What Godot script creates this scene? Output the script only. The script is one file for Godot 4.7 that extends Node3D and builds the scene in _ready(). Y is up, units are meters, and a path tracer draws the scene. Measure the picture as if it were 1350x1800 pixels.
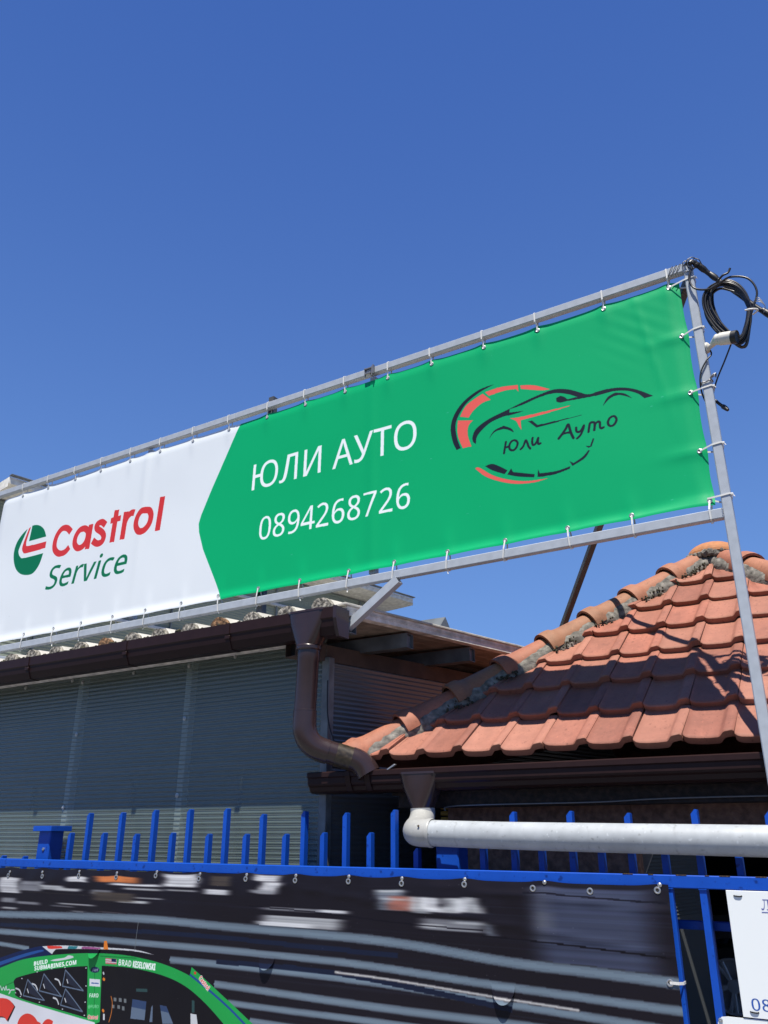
extends Node3D

const EYE := 1.6
const PITCH38 := 0.66323
var rng := RandomNumberGenerator.new()
var taken := {}
var M := {}
var G := FastNoiseLite.new()
var smooth_noise := FastNoiseLite.new()

# ---------------------------------------------------------------- helpers: objects
func numbered(n: String, key: String) -> String:
	var k := key + "/" + n
	if not taken.has(k):
		taken[k] = 0
		return n
	taken[k] += 1
	return "%s_%03d" % [n, taken[k]]

func tag(o: Node3D, label: String, category: String, group := "") -> Node3D:
	o.set_meta("label", label)
	o.set_meta("category", category)
	if group != "":
		o.set_meta("group", group)
	return o

func thing(called: String, label: String, category: String, at := Vector3.ZERO, group := "") -> Node3D:
	var o := Node3D.new()
	o.name = numbered(called, "root")
	add_child(o, true)
	o.position = at
	tag(o, label, category, group)
	return o

func world_of(o: Node) -> Transform3D:
	var t := Transform3D.IDENTITY
	var n := o
	while n != self:
		t = n.transform * t
		n = n.get_parent()
	return t

# a named mesh under parent; xf is its place in the world
func part(called: String, mesh: Mesh, m: Material, parent: Node = self, xf := Transform3D.IDENTITY) -> MeshInstance3D:
	var o := MeshInstance3D.new()
	o.name = numbered(called, "root" if parent == self else str(parent.get_instance_id()))
	o.mesh = mesh
	o.material_override = m
	parent.add_child(o, true)
	o.transform = xf if parent == self else world_of(parent).affine_inverse() * xf
	return o

func struct(called: String, mesh: Mesh, m: Material) -> MeshInstance3D:
	var o := part(called, mesh, m)
	o.set_meta("kind", "structure")
	return o

# ---------------------------------------------------------------- helpers: shapes
func S() -> SurfaceTool:
	var st := SurfaceTool.new()
	st.begin(Mesh.PRIMITIVE_TRIANGLES)
	st.set_smooth_group(-1)
	return st

func done(st: SurfaceTool) -> ArrayMesh:
	st.generate_normals()
	return st.commit()

func tri(st: SurfaceTool, a: Vector3, b: Vector3, c: Vector3, out: Vector3) -> void:
	st.add_vertex(a)
	if (c - a).cross(b - a).dot(out) < 0.0:
		st.add_vertex(c)
		st.add_vertex(b)
	else:
		st.add_vertex(b)
		st.add_vertex(c)

func quad(st: SurfaceTool, a: Vector3, b: Vector3, c: Vector3, d: Vector3, out: Vector3) -> void:
	tri(st, a, b, c, out)
	tri(st, a, c, d, out)

# a box with chamfered edges
func box(st: SurfaceTool, c: Vector3, size: Vector3, bevel := 0.003, ba := Basis.IDENTITY) -> void:
	st.set_smooth_group(-1)
	var h := size * 0.5
	var b := minf(bevel, 0.45 * minf(h.x, minf(h.y, h.z)))
	var f := func(sx: int, sy: int, sz: int, ax: int) -> Vector3:
		var v := Vector3(sx * (h.x - (0.0 if ax == 0 else b)), sy * (h.y - (0.0 if ax == 1 else b)), sz * (h.z - (0.0 if ax == 2 else b)))
		return c + ba * v
	for s in [-1, 1]:
		quad(st, f.call(s, -1, -1, 0), f.call(s, 1, -1, 0), f.call(s, 1, 1, 0), f.call(s, -1, 1, 0), ba.x * s)
		quad(st, f.call(-1, s, -1, 1), f.call(1, s, -1, 1), f.call(1, s, 1, 1), f.call(-1, s, 1, 1), ba.y * s)
		quad(st, f.call(-1, -1, s, 2), f.call(1, -1, s, 2), f.call(1, 1, s, 2), f.call(-1, 1, s, 2), ba.z * s)
	if b <= 0.0:
		return
	for s in [-1, 1]:
		for t in [-1, 1]:
			quad(st, f.call(s, t, -1, 0), f.call(s, t, 1, 0), f.call(s, t, 1, 1), f.call(s, t, -1, 1), ba.x * s + ba.y * t)
			quad(st, f.call(s, -1, t, 0), f.call(s, 1, t, 0), f.call(s, 1, t, 2), f.call(s, -1, t, 2), ba.x * s + ba.z * t)
			quad(st, f.call(-1, s, t, 1), f.call(1, s, t, 1), f.call(1, s, t, 2), f.call(-1, s, t, 2), ba.y * s + ba.z * t)
			for u in [-1, 1]:
				tri(st, f.call(s, t, u, 0), f.call(s, t, u, 1), f.call(s, t, u, 2), ba.x * s + ba.y * t + ba.z * u)

func along(a: Vector3, b: Vector3, up := Vector3.UP) -> Basis:
	var y := (b - a).normalized()
	var x := y.cross(up)
	if x.length() < 0.01:
		x = y.cross(Vector3.BACK)
	x = x.normalized()
	return Basis(x, y, x.cross(y).normalized())

func bar(st: SurfaceTool, a: Vector3, b: Vector3, w: float, d: float, bevel := 0.003, up := Vector3.UP) -> void:
	box(st, (a + b) * 0.5, Vector3(w, a.distance_to(b), d), bevel, along(a, b, up))

# a square tube, open at both ends
func hollow(st: SurfaceTool, a: Vector3, b: Vector3, w: float, wall := 0.0025, up := Vector3.UP, d := 0.0) -> void:
	st.set_smooth_group(-1)
	var ba := along(a, b, up)
	var h := w * 0.5
	var k := (d if d > 0.0 else w) * 0.5
	var q := [Vector2(1, 1), Vector2(1, -1), Vector2(-1, -1), Vector2(-1, 1)]
	for i in 4:
		var p: Vector2 = q[i]
		var r: Vector2 = q[(i + 1) % 4]
		var o := ba.x * (p.x + r.x) + ba.z * (p.y + r.y)
		var p0 := ba.x * p.x * h + ba.z * p.y * k
		var r0 := ba.x * r.x * h + ba.z * r.y * k
		var p1 := ba.x * p.x * (h - wall) + ba.z * p.y * (k - wall)
		var r1 := ba.x * r.x * (h - wall) + ba.z * r.y * (k - wall)
		quad(st, a + p0, a + r0, b + r0, b + p0, o)
		quad(st, a + p1, a + r1, b + r1, b + p1, -o)
		quad(st, a + p0, a + r0, a + r1, a + p1, -ba.y)
		quad(st, b + p0, b + r0, b + r1, b + p1, ba.y)

func smooth_path(pts: Array, sub := 6) -> PackedVector3Array:
	var out := PackedVector3Array()
	var n := pts.size()
	for i in n - 1:
		var a: Vector3 = pts[maxi(i - 1, 0)]
		var b: Vector3 = pts[i]
		var c: Vector3 = pts[i + 1]
		var d: Vector3 = pts[mini(i + 2, n - 1)]
		for k in sub:
			out.append(b.cubic_interpolate(c, a, d, float(k) / sub))
	out.append(pts[n - 1])
	return out

# a round tube through the points; radius may be a float or one float per point
func tube(st: SurfaceTool, pts: PackedVector3Array, radius, sides := 10, caps := true, flat := 1.0) -> void:
	var n := pts.size()
	var rings := []
	var t0 := (pts[1] - pts[0]).normalized()
	var x := t0.cross(Vector3.UP)
	if x.length() < 0.05:
		x = t0.cross(Vector3.RIGHT)
	x = x.normalized()
	for i in n:
		var t := (pts[mini(i + 1, n - 1)] - pts[maxi(i - 1, 0)]).normalized()
		x = (x - t * x.dot(t)).normalized()
		var z := t.cross(x)
		var r: float = radius if radius is float else radius[i]
		var ring := PackedVector3Array()
		for k in sides:
			var a := TAU * k / sides
			ring.append(pts[i] + x * cos(a) * r + z * sin(a) * r * flat)
		rings.append(ring)
	st.set_smooth_group(1)
	for i in n - 1:
		for k in sides:
			var l := (k + 1) % sides
			var o: Vector3 = rings[i][k] + rings[i][l] - pts[i] * 2.0
			quad(st, rings[i][k], rings[i][l], rings[i + 1][l], rings[i + 1][k], o)
	st.set_smooth_group(-1)
	if caps:
		for e in [0, n - 1]:
			var o := (pts[1] - pts[0]) * -1.0 if e == 0 else pts[n - 1] - pts[n - 2]
			for k in sides:
				tri(st, pts[e], rings[e][k], rings[e][(k + 1) % sides], o)

# a flat strap through the points
func band(st: SurfaceTool, pts: PackedVector3Array, side: Vector3, width: float, thick: float) -> void:
	st.set_smooth_group(-1)
	var n := pts.size()
	for i in n - 1:
		var t := (pts[i + 1] - pts[i]).normalized()
		var nr := t.cross(side).normalized()
		var s := side.normalized() * width * 0.5
		var k := nr * thick * 0.5
		var a := pts[i] - t * thick * 0.3
		var b := pts[i + 1] + t * thick * 0.3
		quad(st, a + s + k, a - s + k, b - s + k, b + s + k, nr)
		quad(st, a + s - k, a - s - k, b - s - k, b + s - k, -nr)
		quad(st, a + s + k, a + s - k, b + s - k, b + s + k, s)
		quad(st, a - s + k, a - s - k, b - s - k, b - s + k, -s)
		quad(st, a + s + k, a - s + k, a - s - k, a + s - k, -t)
		quad(st, b + s + k, b - s + k, b - s - k, b + s - k, t)

# a surface of revolution round xf's y axis; prof holds (radius, height)
func lathe(st: SurfaceTool, prof: PackedVector2Array, xf: Transform3D, sides := 16, squash := 1.0) -> void:
	st.set_smooth_group(-1)
	for i in prof.size() - 1:
		var p := prof[i]
		var q := prof[i + 1]
		var d := q - p
		st.set_smooth_group(2 + i)
		for k in sides:
			var a := TAU * k / sides
			var b := TAU * (k + 1) / sides
			var ca := Vector3(cos(a), 0, sin(a) * squash)
			var cb := Vector3(cos(b), 0, sin(b) * squash)
			var nr := xf.basis * ((ca + cb).normalized() * d.y + Vector3(0, -d.x, 0))
			var v0 := xf * (ca * p.x + Vector3(0, p.y, 0))
			var v1 := xf * (cb * p.x + Vector3(0, p.y, 0))
			var v2 := xf * (cb * q.x + Vector3(0, q.y, 0))
			var v3 := xf * (ca * q.x + Vector3(0, q.y, 0))
			if q.x < 1e-6:
				tri(st, v0, v1, v2, nr)
			elif p.x < 1e-6:
				tri(st, v0, v2, v3, nr)
			else:
				quad(st, v0, v1, v2, v3, nr)
	st.set_smooth_group(-1)

# a polygon pushed along xf's z axis from 0 to depth
func prism(st: SurfaceTool, poly: PackedVector2Array, xf: Transform3D, depth: float, smooth := false) -> void:
	var ids := Geometry2D.triangulate_polygon(poly)
	var ex := xf.basis.z * depth
	st.set_smooth_group(-1)
	for i in range(0, ids.size(), 3):
		var a := xf * Vector3(poly[ids[i]].x, poly[ids[i]].y, 0)
		var b := xf * Vector3(poly[ids[i + 1]].x, poly[ids[i + 1]].y, 0)
		var c := xf * Vector3(poly[ids[i + 2]].x, poly[ids[i + 2]].y, 0)
		tri(st, a, b, c, -ex)
		tri(st, a + ex, b + ex, c + ex, ex)
	var cw := Geometry2D.is_polygon_clockwise(poly)
	if smooth:
		st.set_smooth_group(1)
	for i in poly.size():
		var p := poly[i]
		var q := poly[(i + 1) % poly.size()]
		var e := q - p
		var nr := Vector3(-e.y, e.x, 0) if cw else Vector3(e.y, -e.x, 0)
		var a := xf * Vector3(p.x, p.y, 0)
		var b := xf * Vector3(q.x, q.y, 0)
		quad(st, a, b, b + ex, a + ex, xf.basis * nr)
	st.set_smooth_group(-1)

# maps a profile drawn as (forward, height) so that prism() runs it along x
func run_x(x0: float, y := 0.0, z := 0.0) -> Transform3D:
	return Transform3D(Basis(Vector3(0, 0, 1), Vector3(0, 1, 0), Vector3(1, 0, 0)), Vector3(x0, y, z))

func sheet_profile(line: PackedVector2Array, thick: float) -> PackedVector2Array:
	return Geometry2D.offset_polyline(line, thick * 0.5, Geometry2D.JOIN_MITER, Geometry2D.END_BUTT)[0]

func arc2(c: Vector2, r: float, a0: float, a1: float, n: int, ry := 0.0) -> PackedVector2Array:
	var o := PackedVector2Array()
	for i in n + 1:
		var a := lerpf(a0, a1, float(i) / n)
		o.append(c + Vector2(cos(a) * r, sin(a) * (ry if ry > 0.0 else r)))
	return o

func ring(st: SurfaceTool, c: Vector3, r0: float, r1: float, h: float, nrm: Vector3, sides := 14) -> void:
	var y := nrm.normalized()
	var x := y.cross(Vector3.UP)
	if x.length() < 0.05:
		x = y.cross(Vector3.RIGHT)
	x = x.normalized()
	var xf := Transform3D(Basis(x, y, x.cross(y)), c)
	lathe(st, PackedVector2Array([Vector2(r0, 0), Vector2(r0, h), Vector2((r0 + r1) * 0.5, h * 1.5), Vector2(r1, h), Vector2(r1, 0)]), xf, sides)

# ---------------------------------------------------------------- helpers: materials
func noise_tex(seed_: int, freq: float, lo: float, hi: float, octaves := 4, bump := false, size := 256, type := FastNoiseLite.TYPE_SIMPLEX_SMOOTH, tint_lo := Color.WHITE, tint_hi := Color.WHITE) -> NoiseTexture2D:
	var n := FastNoiseLite.new()
	n.seed = seed_
	n.noise_type = type
	n.frequency = freq
	n.fractal_octaves = octaves
	var t := NoiseTexture2D.new()
	t.width = size
	t.height = size
	t.seamless = true
	t.noise = n
	if bump:
		t.as_normal_map = true
		t.bump_strength = hi
	else:
		var g := Gradient.new()
		g.offsets = PackedFloat32Array([0.15, 0.85])
		g.colors = PackedColorArray([Color(lo * tint_lo.r, lo * tint_lo.g, lo * tint_lo.b), Color(hi * tint_hi.r, hi * tint_hi.g, hi * tint_hi.b)])
		t.color_ramp = g
	return t

# mottling with sparse pale and dark specks, as on surfaces that stand in the weather
func worn_tex(seed_: int, lo: float, pale: Color, dark: Color, amount := 1.0) -> ImageTexture:
	var im := []
	for k in 4:
		var n := FastNoiseLite.new()
		n.seed = seed_ * 10 + k
		n.noise_type = FastNoiseLite.TYPE_SIMPLEX_SMOOTH
		n.frequency = [0.008, 0.035, 0.09, 0.05][k]
		n.fractal_octaves = [4, 4, 2, 3][k]
		im.append(n.get_seamless_image(384, 384))
	var out := Image.create(384, 384, false, Image.FORMAT_RGB8)
	for y in 384:
		for x in 384:
			var a: float = im[0].get_pixel(x, y).r
			var b: float = im[1].get_pixel(x, y).r
			var c: float = im[2].get_pixel(x, y).r
			var d: float = im[3].get_pixel(x, y).r
			var v := lerpf(lo, 0.97, a * 0.65 + b * 0.35)
			var col := Color(v, v, v)
			col = col.lerp(pale, smoothstep(0.80, 0.9, c) * 0.8 * amount)
			col = col.lerp(dark, smoothstep(0.72, 0.95, d) * smoothstep(0.45, 0.75, a) * 0.75 * amount)
			col = col.lerp(dark, smoothstep(0.2, 0.06, c) * 0.5 * amount)
			out.set_pixel(x, y, col)
	return ImageTexture.create_from_image(out)

# linear base colour, roughness, and optional maps laid on all sides in the world
func mk(r: float, g: float, b: float, rough: float, tex: Texture2D = null, scale := 1.0, nrm: Texture2D = null, strength := 0.5, metal := 0.0, spec := 0.5) -> StandardMaterial3D:
	var m := StandardMaterial3D.new()
	m.albedo_color = Color(r, g, b).linear_to_srgb()
	m.roughness = rough
	m.metallic = metal
	m.metallic_specular = spec
	if tex or nrm:
		m.uv1_triplanar = true
		m.uv1_world_triplanar = true
		m.uv1_scale = Vector3.ONE * scale
		m.albedo_texture = tex
		if nrm:
			m.normal_enabled = true
			m.normal_texture = nrm
			m.normal_scale = strength
	return m

# ---------------------------------------------------------------- helpers: printing on sheets
func fill(img: Image, polys: Array, col: Color) -> void:
	var lo := 1e9
	var hi := -1e9
	for p in polys:
		for v in p:
			lo = minf(lo, v.y)
			hi = maxf(hi, v.y)
	var w := img.get_width()
	for y in range(maxi(0, int(floor(lo))), mini(img.get_height() - 1, int(ceil(hi))) + 1):
		var yc := y + 0.5
		var xs := PackedFloat32Array()
		for p in polys:
			var n: int = p.size()
			for i in n:
				var a: Vector2 = p[i]
				var b: Vector2 = p[(i + 1) % n]
				if (a.y <= yc) != (b.y <= yc):
					xs.append(a.x + (yc - a.y) * (b.x - a.x) / (b.y - a.y))
		xs.sort()
		for i in range(0, xs.size() - 1, 2):
			var x0 := clampi(int(ceil(xs[i] - 0.5)), 0, w)
			var x1 := clampi(int(ceil(xs[i + 1] - 0.5)), 0, w)
			if x1 > x0:
				img.fill_rect(Rect2i(x0, y, x1 - x0, 1), col)

# rounds a traced outline, keeping its sharp corners
func rounded(p: PackedVector2Array, closed: bool, sub := 5, keep := 0.75) -> PackedVector2Array:
	var n := p.size()
	var out := PackedVector2Array()
	var sharp := []
	for i in n:
		if not closed and (i == 0 or i == n - 1):
			sharp.append(true)
			continue
		var a := (p[i] - p[(i - 1 + n) % n]).normalized()
		var b := (p[(i + 1) % n] - p[i]).normalized()
		sharp.append(a.dot(b) < keep)
	for i in (n if closed else n - 1):
		var b := p[i]
		var c := p[(i + 1) % n]
		var a := b - (c - b) * 0.3 if sharp[i] else p[(i - 1 + n) % n]
		var d := c + (c - b) * 0.3 if sharp[(i + 1) % n] else p[(i + 2) % n]
		for k in sub:
			out.append(b.cubic_interpolate(c, a, d, float(k) / sub))
	if not closed:
		out.append(p[n - 1])
	return out

# prints the list of outlines and strokes; at() turns metres on the sheet into pixels
func print_list(img: Image, list: Array, ink: Dictionary, at: Callable, ppm: float, step := 5) -> void:
	for e in list:
		var nums: Array = e[2]
		var p := PackedVector2Array()
		for i in range(0, nums.size(), 2):
			p.append(at.call(nums[i], nums[i + 1]))
		if e[0] == "poly":
			fill(img, [rounded(p, true, step)], ink[e[1]])
		else:
			var closed := p.size() > 3 and p[0].distance_to(p[p.size() - 1]) < 2.0
			if closed:
				p.remove_at(p.size() - 1)
				p = rounded(p, true, step, 0.2)
				fill(img, Geometry2D.offset_polyline(p, float(e[3]) * ppm * 0.5, Geometry2D.JOIN_ROUND, Geometry2D.END_JOINED), ink[e[1]])
			else:
				p = rounded(p, false, step, -2.0)
				for q in Geometry2D.offset_polyline(p, float(e[3]) * ppm * 0.5, Geometry2D.JOIN_ROUND, Geometry2D.END_BUTT if float(e[3]) > 0.015 else Geometry2D.END_ROUND):
					fill(img, [q], ink[e[1]])

func text_mesh(text: String, font: String, bold := false, depth := 0.0) -> Array:
	var f := SystemFont.new()
	f.font_names = PackedStringArray([font])
	if bold:
		f.font_weight = 700
	var t := TextMesh.new()
	t.text = text
	t.font = f
	t.font_size = 96
	t.pixel_size = 0.01
	t.curve_step = 1.0
	t.depth = depth
	return t.get_mesh_arrays()

# letters set between two points on the sheet (metres), of the given capital height
func print_text(img: Image, text: String, font: String, bold: bool, col: Color, a: Vector2, b: Vector2, cap: float, slant: float, at: Callable, weight := 0.0) -> void:
	var arr := text_mesh(text, font, bold)
	var v: PackedVector3Array = arr[Mesh.ARRAY_VERTEX]
	var ids: PackedInt32Array = arr[Mesh.ARRAY_INDEX]
	if ids.is_empty():
		for i in v.size():
			ids.append(i)
	var cv: PackedVector3Array = text_mesh("H", font, bold)[Mesh.ARRAY_VERTEX]
	var base := 1e9
	var top := -1e9
	for q in cv:
		base = minf(base, q.y)
		top = maxf(top, q.y)
	var x0 := 1e9
	var x1 := -1e9
	for q in v:
		x0 = minf(x0, q.x)
		x1 = maxf(x1, q.x)
	# line spacing can place the two texts alike: both start on the same baseline
	var dir := (b - a)
	var up := Vector2(-dir.y, dir.x).normalized()
	var pts := PackedVector2Array()
	for q in v:
		var h := (q.y - base) / (top - base) * cap
		var p := a + dir * ((q.x - x0) / (x1 - x0)) + up * h + dir.normalized() * h * slant
		pts.append(at.call(p.x, p.y))
	var shifts := [Vector2.ZERO]
	if weight > 0.0:
		shifts = [Vector2.ZERO, Vector2(weight, 0), Vector2(-weight, 0), Vector2(0, weight), Vector2(0, -weight)]
	for sh in shifts:
		for i in range(0, ids.size(), 3):
			fill(img, [PackedVector2Array([pts[ids[i]] + sh, pts[ids[i + 1]] + sh, pts[ids[i + 2]] + sh])], col)

# ---------------------------------------------------------------- the scene
func _ready() -> void:
	rng.seed = 7
	G.seed = 11
	G.frequency = 1.0
	smooth_noise.seed = 12
	smooth_noise.frequency = 1.0
	smooth_noise.fractal_type = FastNoiseLite.FRACTAL_NONE
	camera_and_light()
	materials()
	ground()
	shed()
	upper_storey()
	tiled_house()
	yard_behind()
	gutters_and_pipes()
	sign_frame()
	sign_banner()
	cable_ties()
	wires_and_camera()
	fence()
	fence_banner()
	notices()
	parked_car()

func camera_and_light() -> void:
	var cam := Camera3D.new()
	cam.name = "camera"
	add_child(cam)
	cam.position = Vector3(0, EYE, 0)
	cam.rotation = Vector3(atan(565.0 / 1430.0), deg_to_rad(31.85), 0)
	cam.fov = rad_to_deg(2.0 * atan(900.0 / 1430.0))
	cam.near = 0.05
	cam.far = 600.0
	cam.current = true
	var sky := ProceduralSkyMaterial.new()
	sky.sky_top_color = SKY_TOP
	sky.sky_horizon_color = SKY_LOW
	sky.sky_curve = 0.28
	sky.sky_energy_multiplier = 1.0
	sky.ground_bottom_color = Color(0.36, 0.35, 0.34)
	sky.ground_horizon_color = Color(0.5, 0.5, 0.5)
	sky.sun_angle_max = 0.0
	var s := Sky.new()
	s.sky_material = sky
	var env := Environment.new()
	env.background_mode = Environment.BG_SKY
	env.sky = s
	env.tonemap_mode = Environment.TONE_MAPPER_LINEAR
	env.tonemap_exposure = 1.62
	env.sdfgi_enabled = true
	env.ssao_enabled = true
	env.ssil_enabled = true
	var we := WorldEnvironment.new()
	we.name = "environment"
	we.environment = env
	add_child(we)
	var sun := DirectionalLight3D.new()
	sun.name = "sun"
	add_child(sun)
	sun.light_energy = SUN
	sun.light_color = Color(1.0, 0.975, 0.93)
	sun.light_angular_distance = 0.5
	sun.shadow_enabled = true
	sun.look_at_from_position(Vector3.ZERO, Vector3(-0.152, -0.925, -0.348))

const SUN := 1.6
const SKY_TOP := Color(0.188, 0.31, 0.56)
const SKY_LOW := Color(0.425, 0.585, 0.80)

func materials() -> void:
	var fine := noise_tex(3, 0.03, 0.94, 1.0, 5)
	var blotch := noise_tex(5, 0.012, 0.78, 1.0, 4)
	var grime := noise_tex(8, 0.03, 0.45, 1.0, 5)
	var rough_n := noise_tex(9, 0.06, 0, 3.0, 4, true)
	var soft_n := noise_tex(10, 0.015, 0, 3.0, 3, true)
	var cells := noise_tex(14, 0.05, 0.25, 1.0, 5, false, 256, FastNoiseLite.TYPE_SIMPLEX, Color(0.75, 0.8, 0.6), Color.WHITE)
	var clay := [worn_tex(71, 0.7, Color(1, 0.98, 0.95), Color(0.36, 0.32, 0.3), 1.2), worn_tex(72, 0.76, Color(1, 0.99, 0.96), Color(0.42, 0.37, 0.34), 1.2)]
	var paint := worn_tex(73, 0.88, Color(1, 1, 1), Color(0.45, 0.45, 0.5), 0.85)
	M.asphalt = mk(0.057, 0.057, 0.05928, 0.9, fine, 1.5, rough_n, 0.6)
	M.paving = mk(0.2432, 0.2356, 0.2204, 0.9, blotch, 0.8, rough_n, 0.4)
	M.yard = mk(0.1216, 0.1178, 0.114, 0.92, blotch, 0.6, rough_n, 0.5)
	M.kerb = mk(0.2736, 0.266, 0.2508, 0.9, grime, 1.3, rough_n, 0.5)
	M.steel = mk(0.38, 0.418, 0.4636, 0.45, fine, 1.9, null, 0.0, 0.0, 0.4)
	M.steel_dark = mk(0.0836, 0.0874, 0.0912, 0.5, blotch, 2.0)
	M.tube_grey = mk(0.1216, 0.1368, 0.152, 0.5, blotch, 2.0)
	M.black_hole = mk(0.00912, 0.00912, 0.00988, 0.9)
	M.white_tie = mk(0.6232, 0.6232, 0.5928, 0.45)
	M.metal = mk(0.4712, 0.4712, 0.456, 0.35, null, 1, null, 0, 0.85)
	M.hole = mk(0.0152, 0.0152, 0.01672, 0.9)
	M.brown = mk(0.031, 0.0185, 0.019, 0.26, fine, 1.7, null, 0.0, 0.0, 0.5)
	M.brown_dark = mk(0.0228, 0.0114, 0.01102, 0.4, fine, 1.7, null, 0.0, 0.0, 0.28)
	M.brown_tape = mk(0.0646, 0.04712, 0.0266, 0.35, grime, 6.0)
	M.pvc = mk(0.47, 0.505, 0.53, 0.5, worn_tex(74, 0.74, Color(1, 1, 1), Color(0.5, 0.49, 0.47), 1.0), 1.1)
	M.pvc_cream = mk(0.48, 0.485, 0.465, 0.45, worn_tex(74, 0.74, Color(1, 1, 1), Color(0.5, 0.49, 0.47), 1.0), 1.1)
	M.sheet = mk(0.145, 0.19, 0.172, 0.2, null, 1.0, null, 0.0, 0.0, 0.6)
	M.sheet_line = mk(0.09, 0.112, 0.108, 0.4)
	M.sheet.transparency = BaseMaterial3D.TRANSPARENCY_ALPHA
	M.sheet.albedo_color.a = 0.56
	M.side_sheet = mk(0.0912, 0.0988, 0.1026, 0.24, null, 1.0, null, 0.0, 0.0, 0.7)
	M.upper_sheet = mk(0.2052, 0.228, 0.1824, 0.45, null, 1.0, null, 0.0, 0.0, 0.3)
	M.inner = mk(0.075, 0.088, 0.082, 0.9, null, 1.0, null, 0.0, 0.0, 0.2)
	M.post_pale = mk(0.5016, 0.5928, 0.5624, 0.6)
	M.corner_post = mk(0.1824, 0.2052, 0.2128, 0.45, blotch, 2.0)
	M.cement = mk(0.82, 0.8, 0.72, 0.95, noise_tex(61, 0.03, 0.86, 1.0, 5), 1.5, rough_n, 0.2)
	M.cement_edge = mk(0.82, 0.77, 0.71, 0.95, noise_tex(62, 0.03, 0.76, 1.0, 5), 1.6, rough_n, 0.3)
	M.roof_white = mk(0.5928, 0.57, 0.5168, 0.8, blotch, 2.0, rough_n, 0.3)
	M.roof_end = mk(0.456, 0.418, 0.3496, 0.95, noise_tex(65, 0.05, 0.3, 1.0, 5), 2.6, rough_n, 0.8)
	M.roof_end_red = mk(0.38, 0.2052, 0.0988, 0.95, noise_tex(66, 0.05, 0.4, 1.0, 5), 2.6, rough_n, 0.8)
	M.moss = mk(0.045, 0.042, 0.026, 1.0, fine, 9.0, rough_n, 1.0)
	M.soffit = mk(0.304, 0.2432, 0.1976, 0.8, blotch, 2.0)
	M.timber = mk(0.095, 0.062, 0.046, 0.85, blotch, 1.5, rough_n, 0.25)
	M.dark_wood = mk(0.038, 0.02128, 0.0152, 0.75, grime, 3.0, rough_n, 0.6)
	M.terracotta = []
	for i in 6:
		var k: float = [1.0, 0.9, 1.08, 0.96, 0.82, 1.04][i]
		var w: float = [0.0, 0.012, -0.008, 0.008, -0.006, 0.016][i]
		M.terracotta.append(mk(0.4 * k, (0.15 + w) * k, (0.097 + w * 0.8) * k, 0.74, clay[i % 2], 1.4 + 0.13 * i, rough_n, 0.16))
	M.ridge = []
	for i in 3:
		M.ridge.append(mk(0.43 - 0.03 * i, 0.157 + 0.006 * i, 0.09, 0.72, clay[i % 2], 1.6, rough_n, 0.15))
	M.ridge_cap = mk(0.456, 0.19, 0.076, 0.8, blotch, 3.0, rough_n, 0.4)
	M.mortar = mk(0.29, 0.272, 0.24, 0.97, noise_tex(63, 0.045, 0.42, 1.0, 5), 2.2, rough_n, 0.9)
	M.plaster = mk(0.3192, 0.1824, 0.133, 0.95, noise_tex(64, 0.04, 0.75, 1.0, 5), 2.0, rough_n, 0.6)
	M.plaster_pale = mk(0.342, 0.3268, 0.304, 0.9, blotch, 2.0)
	M.plank = mk(0.228, 0.0988, 0.0456, 0.8, grime, 4.0)
	M.blue = mk(0.00456, 0.0722, 0.456, 0.42, paint, 1.3, null, 0.0, 0.0, 0.4)
	M.rust = mk(0.152, 0.0912, 0.0532, 0.9, cells, 9.0)
	M.yellow = mk(0.456, 0.2736, 0.038, 0.6)
	M.rubber = mk(0.00912, 0.00912, 0.00988, 0.45)
	M.cable = mk(0.01216, 0.01216, 0.01368, 0.35)
	M.camera_body = mk(0.5624, 0.5472, 0.4864, 0.4)
	M.wire = mk(0.228, 0.228, 0.2356, 0.4, null, 1, null, 0, 0.6)
	M.car = mk(0.0228, 0.02356, 0.02584, 0.28, null, 1, null, 0, 0.3)
	M.car.clearcoat_enabled = true
	M.car.clearcoat = 0.8
	M.shade_wall = mk(0.00912, 0.00912, 0.00988, 0.95, null, 1.0, null, 0.0, 0.0, 0.1)  # near black, deep shade put into the colour of the rear wall
	M.glass = mk(0.0152, 0.0228, 0.02128, 0.05)
	M.alloy = mk(0.456, 0.456, 0.4712, 0.35, null, 1, null, 0, 0.2)
	M.paper = mk(0.7, 0.735, 0.735, 0.5)
	M.ink_blue = mk(0.0152, 0.076, 0.342, 0.6)
	M.ink_violet = mk(0.0912, 0.1064, 0.3192, 0.6)
	M.lamp = mk(0.456, 0.456, 0.4712, 0.15)

func ground() -> void:
	var st := S()
	box(st, Vector3(0, -0.15, 0), Vector3(600, 0.1, 600), 0.0)
	struct("ground", done(st), M.yard)
	st = S()
	box(st, Vector3(0, -0.055, 4.5), Vector3(200, 0.1, 8), 0.0)
	struct("road", done(st), M.asphalt)
	st = S()
	box(st, Vector3(0, -0.04, -1.35), Vector3(200, 0.08, 3.5), 0.0)
	struct("pavement", done(st), M.paving)
	st = S()
	box(st, Vector3(0, -0.02, 0.47), Vector3(200, 0.15, 0.12), 0.012)
	struct("kerb", done(st), M.kerb)

# direction of the shed's side walls, seen from above: not square to its front
const SIDE := Vector3(0.2385, 0, -0.9711)
const SIDE_OUT := Vector3(0.9711, 0, 0.2385)

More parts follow.
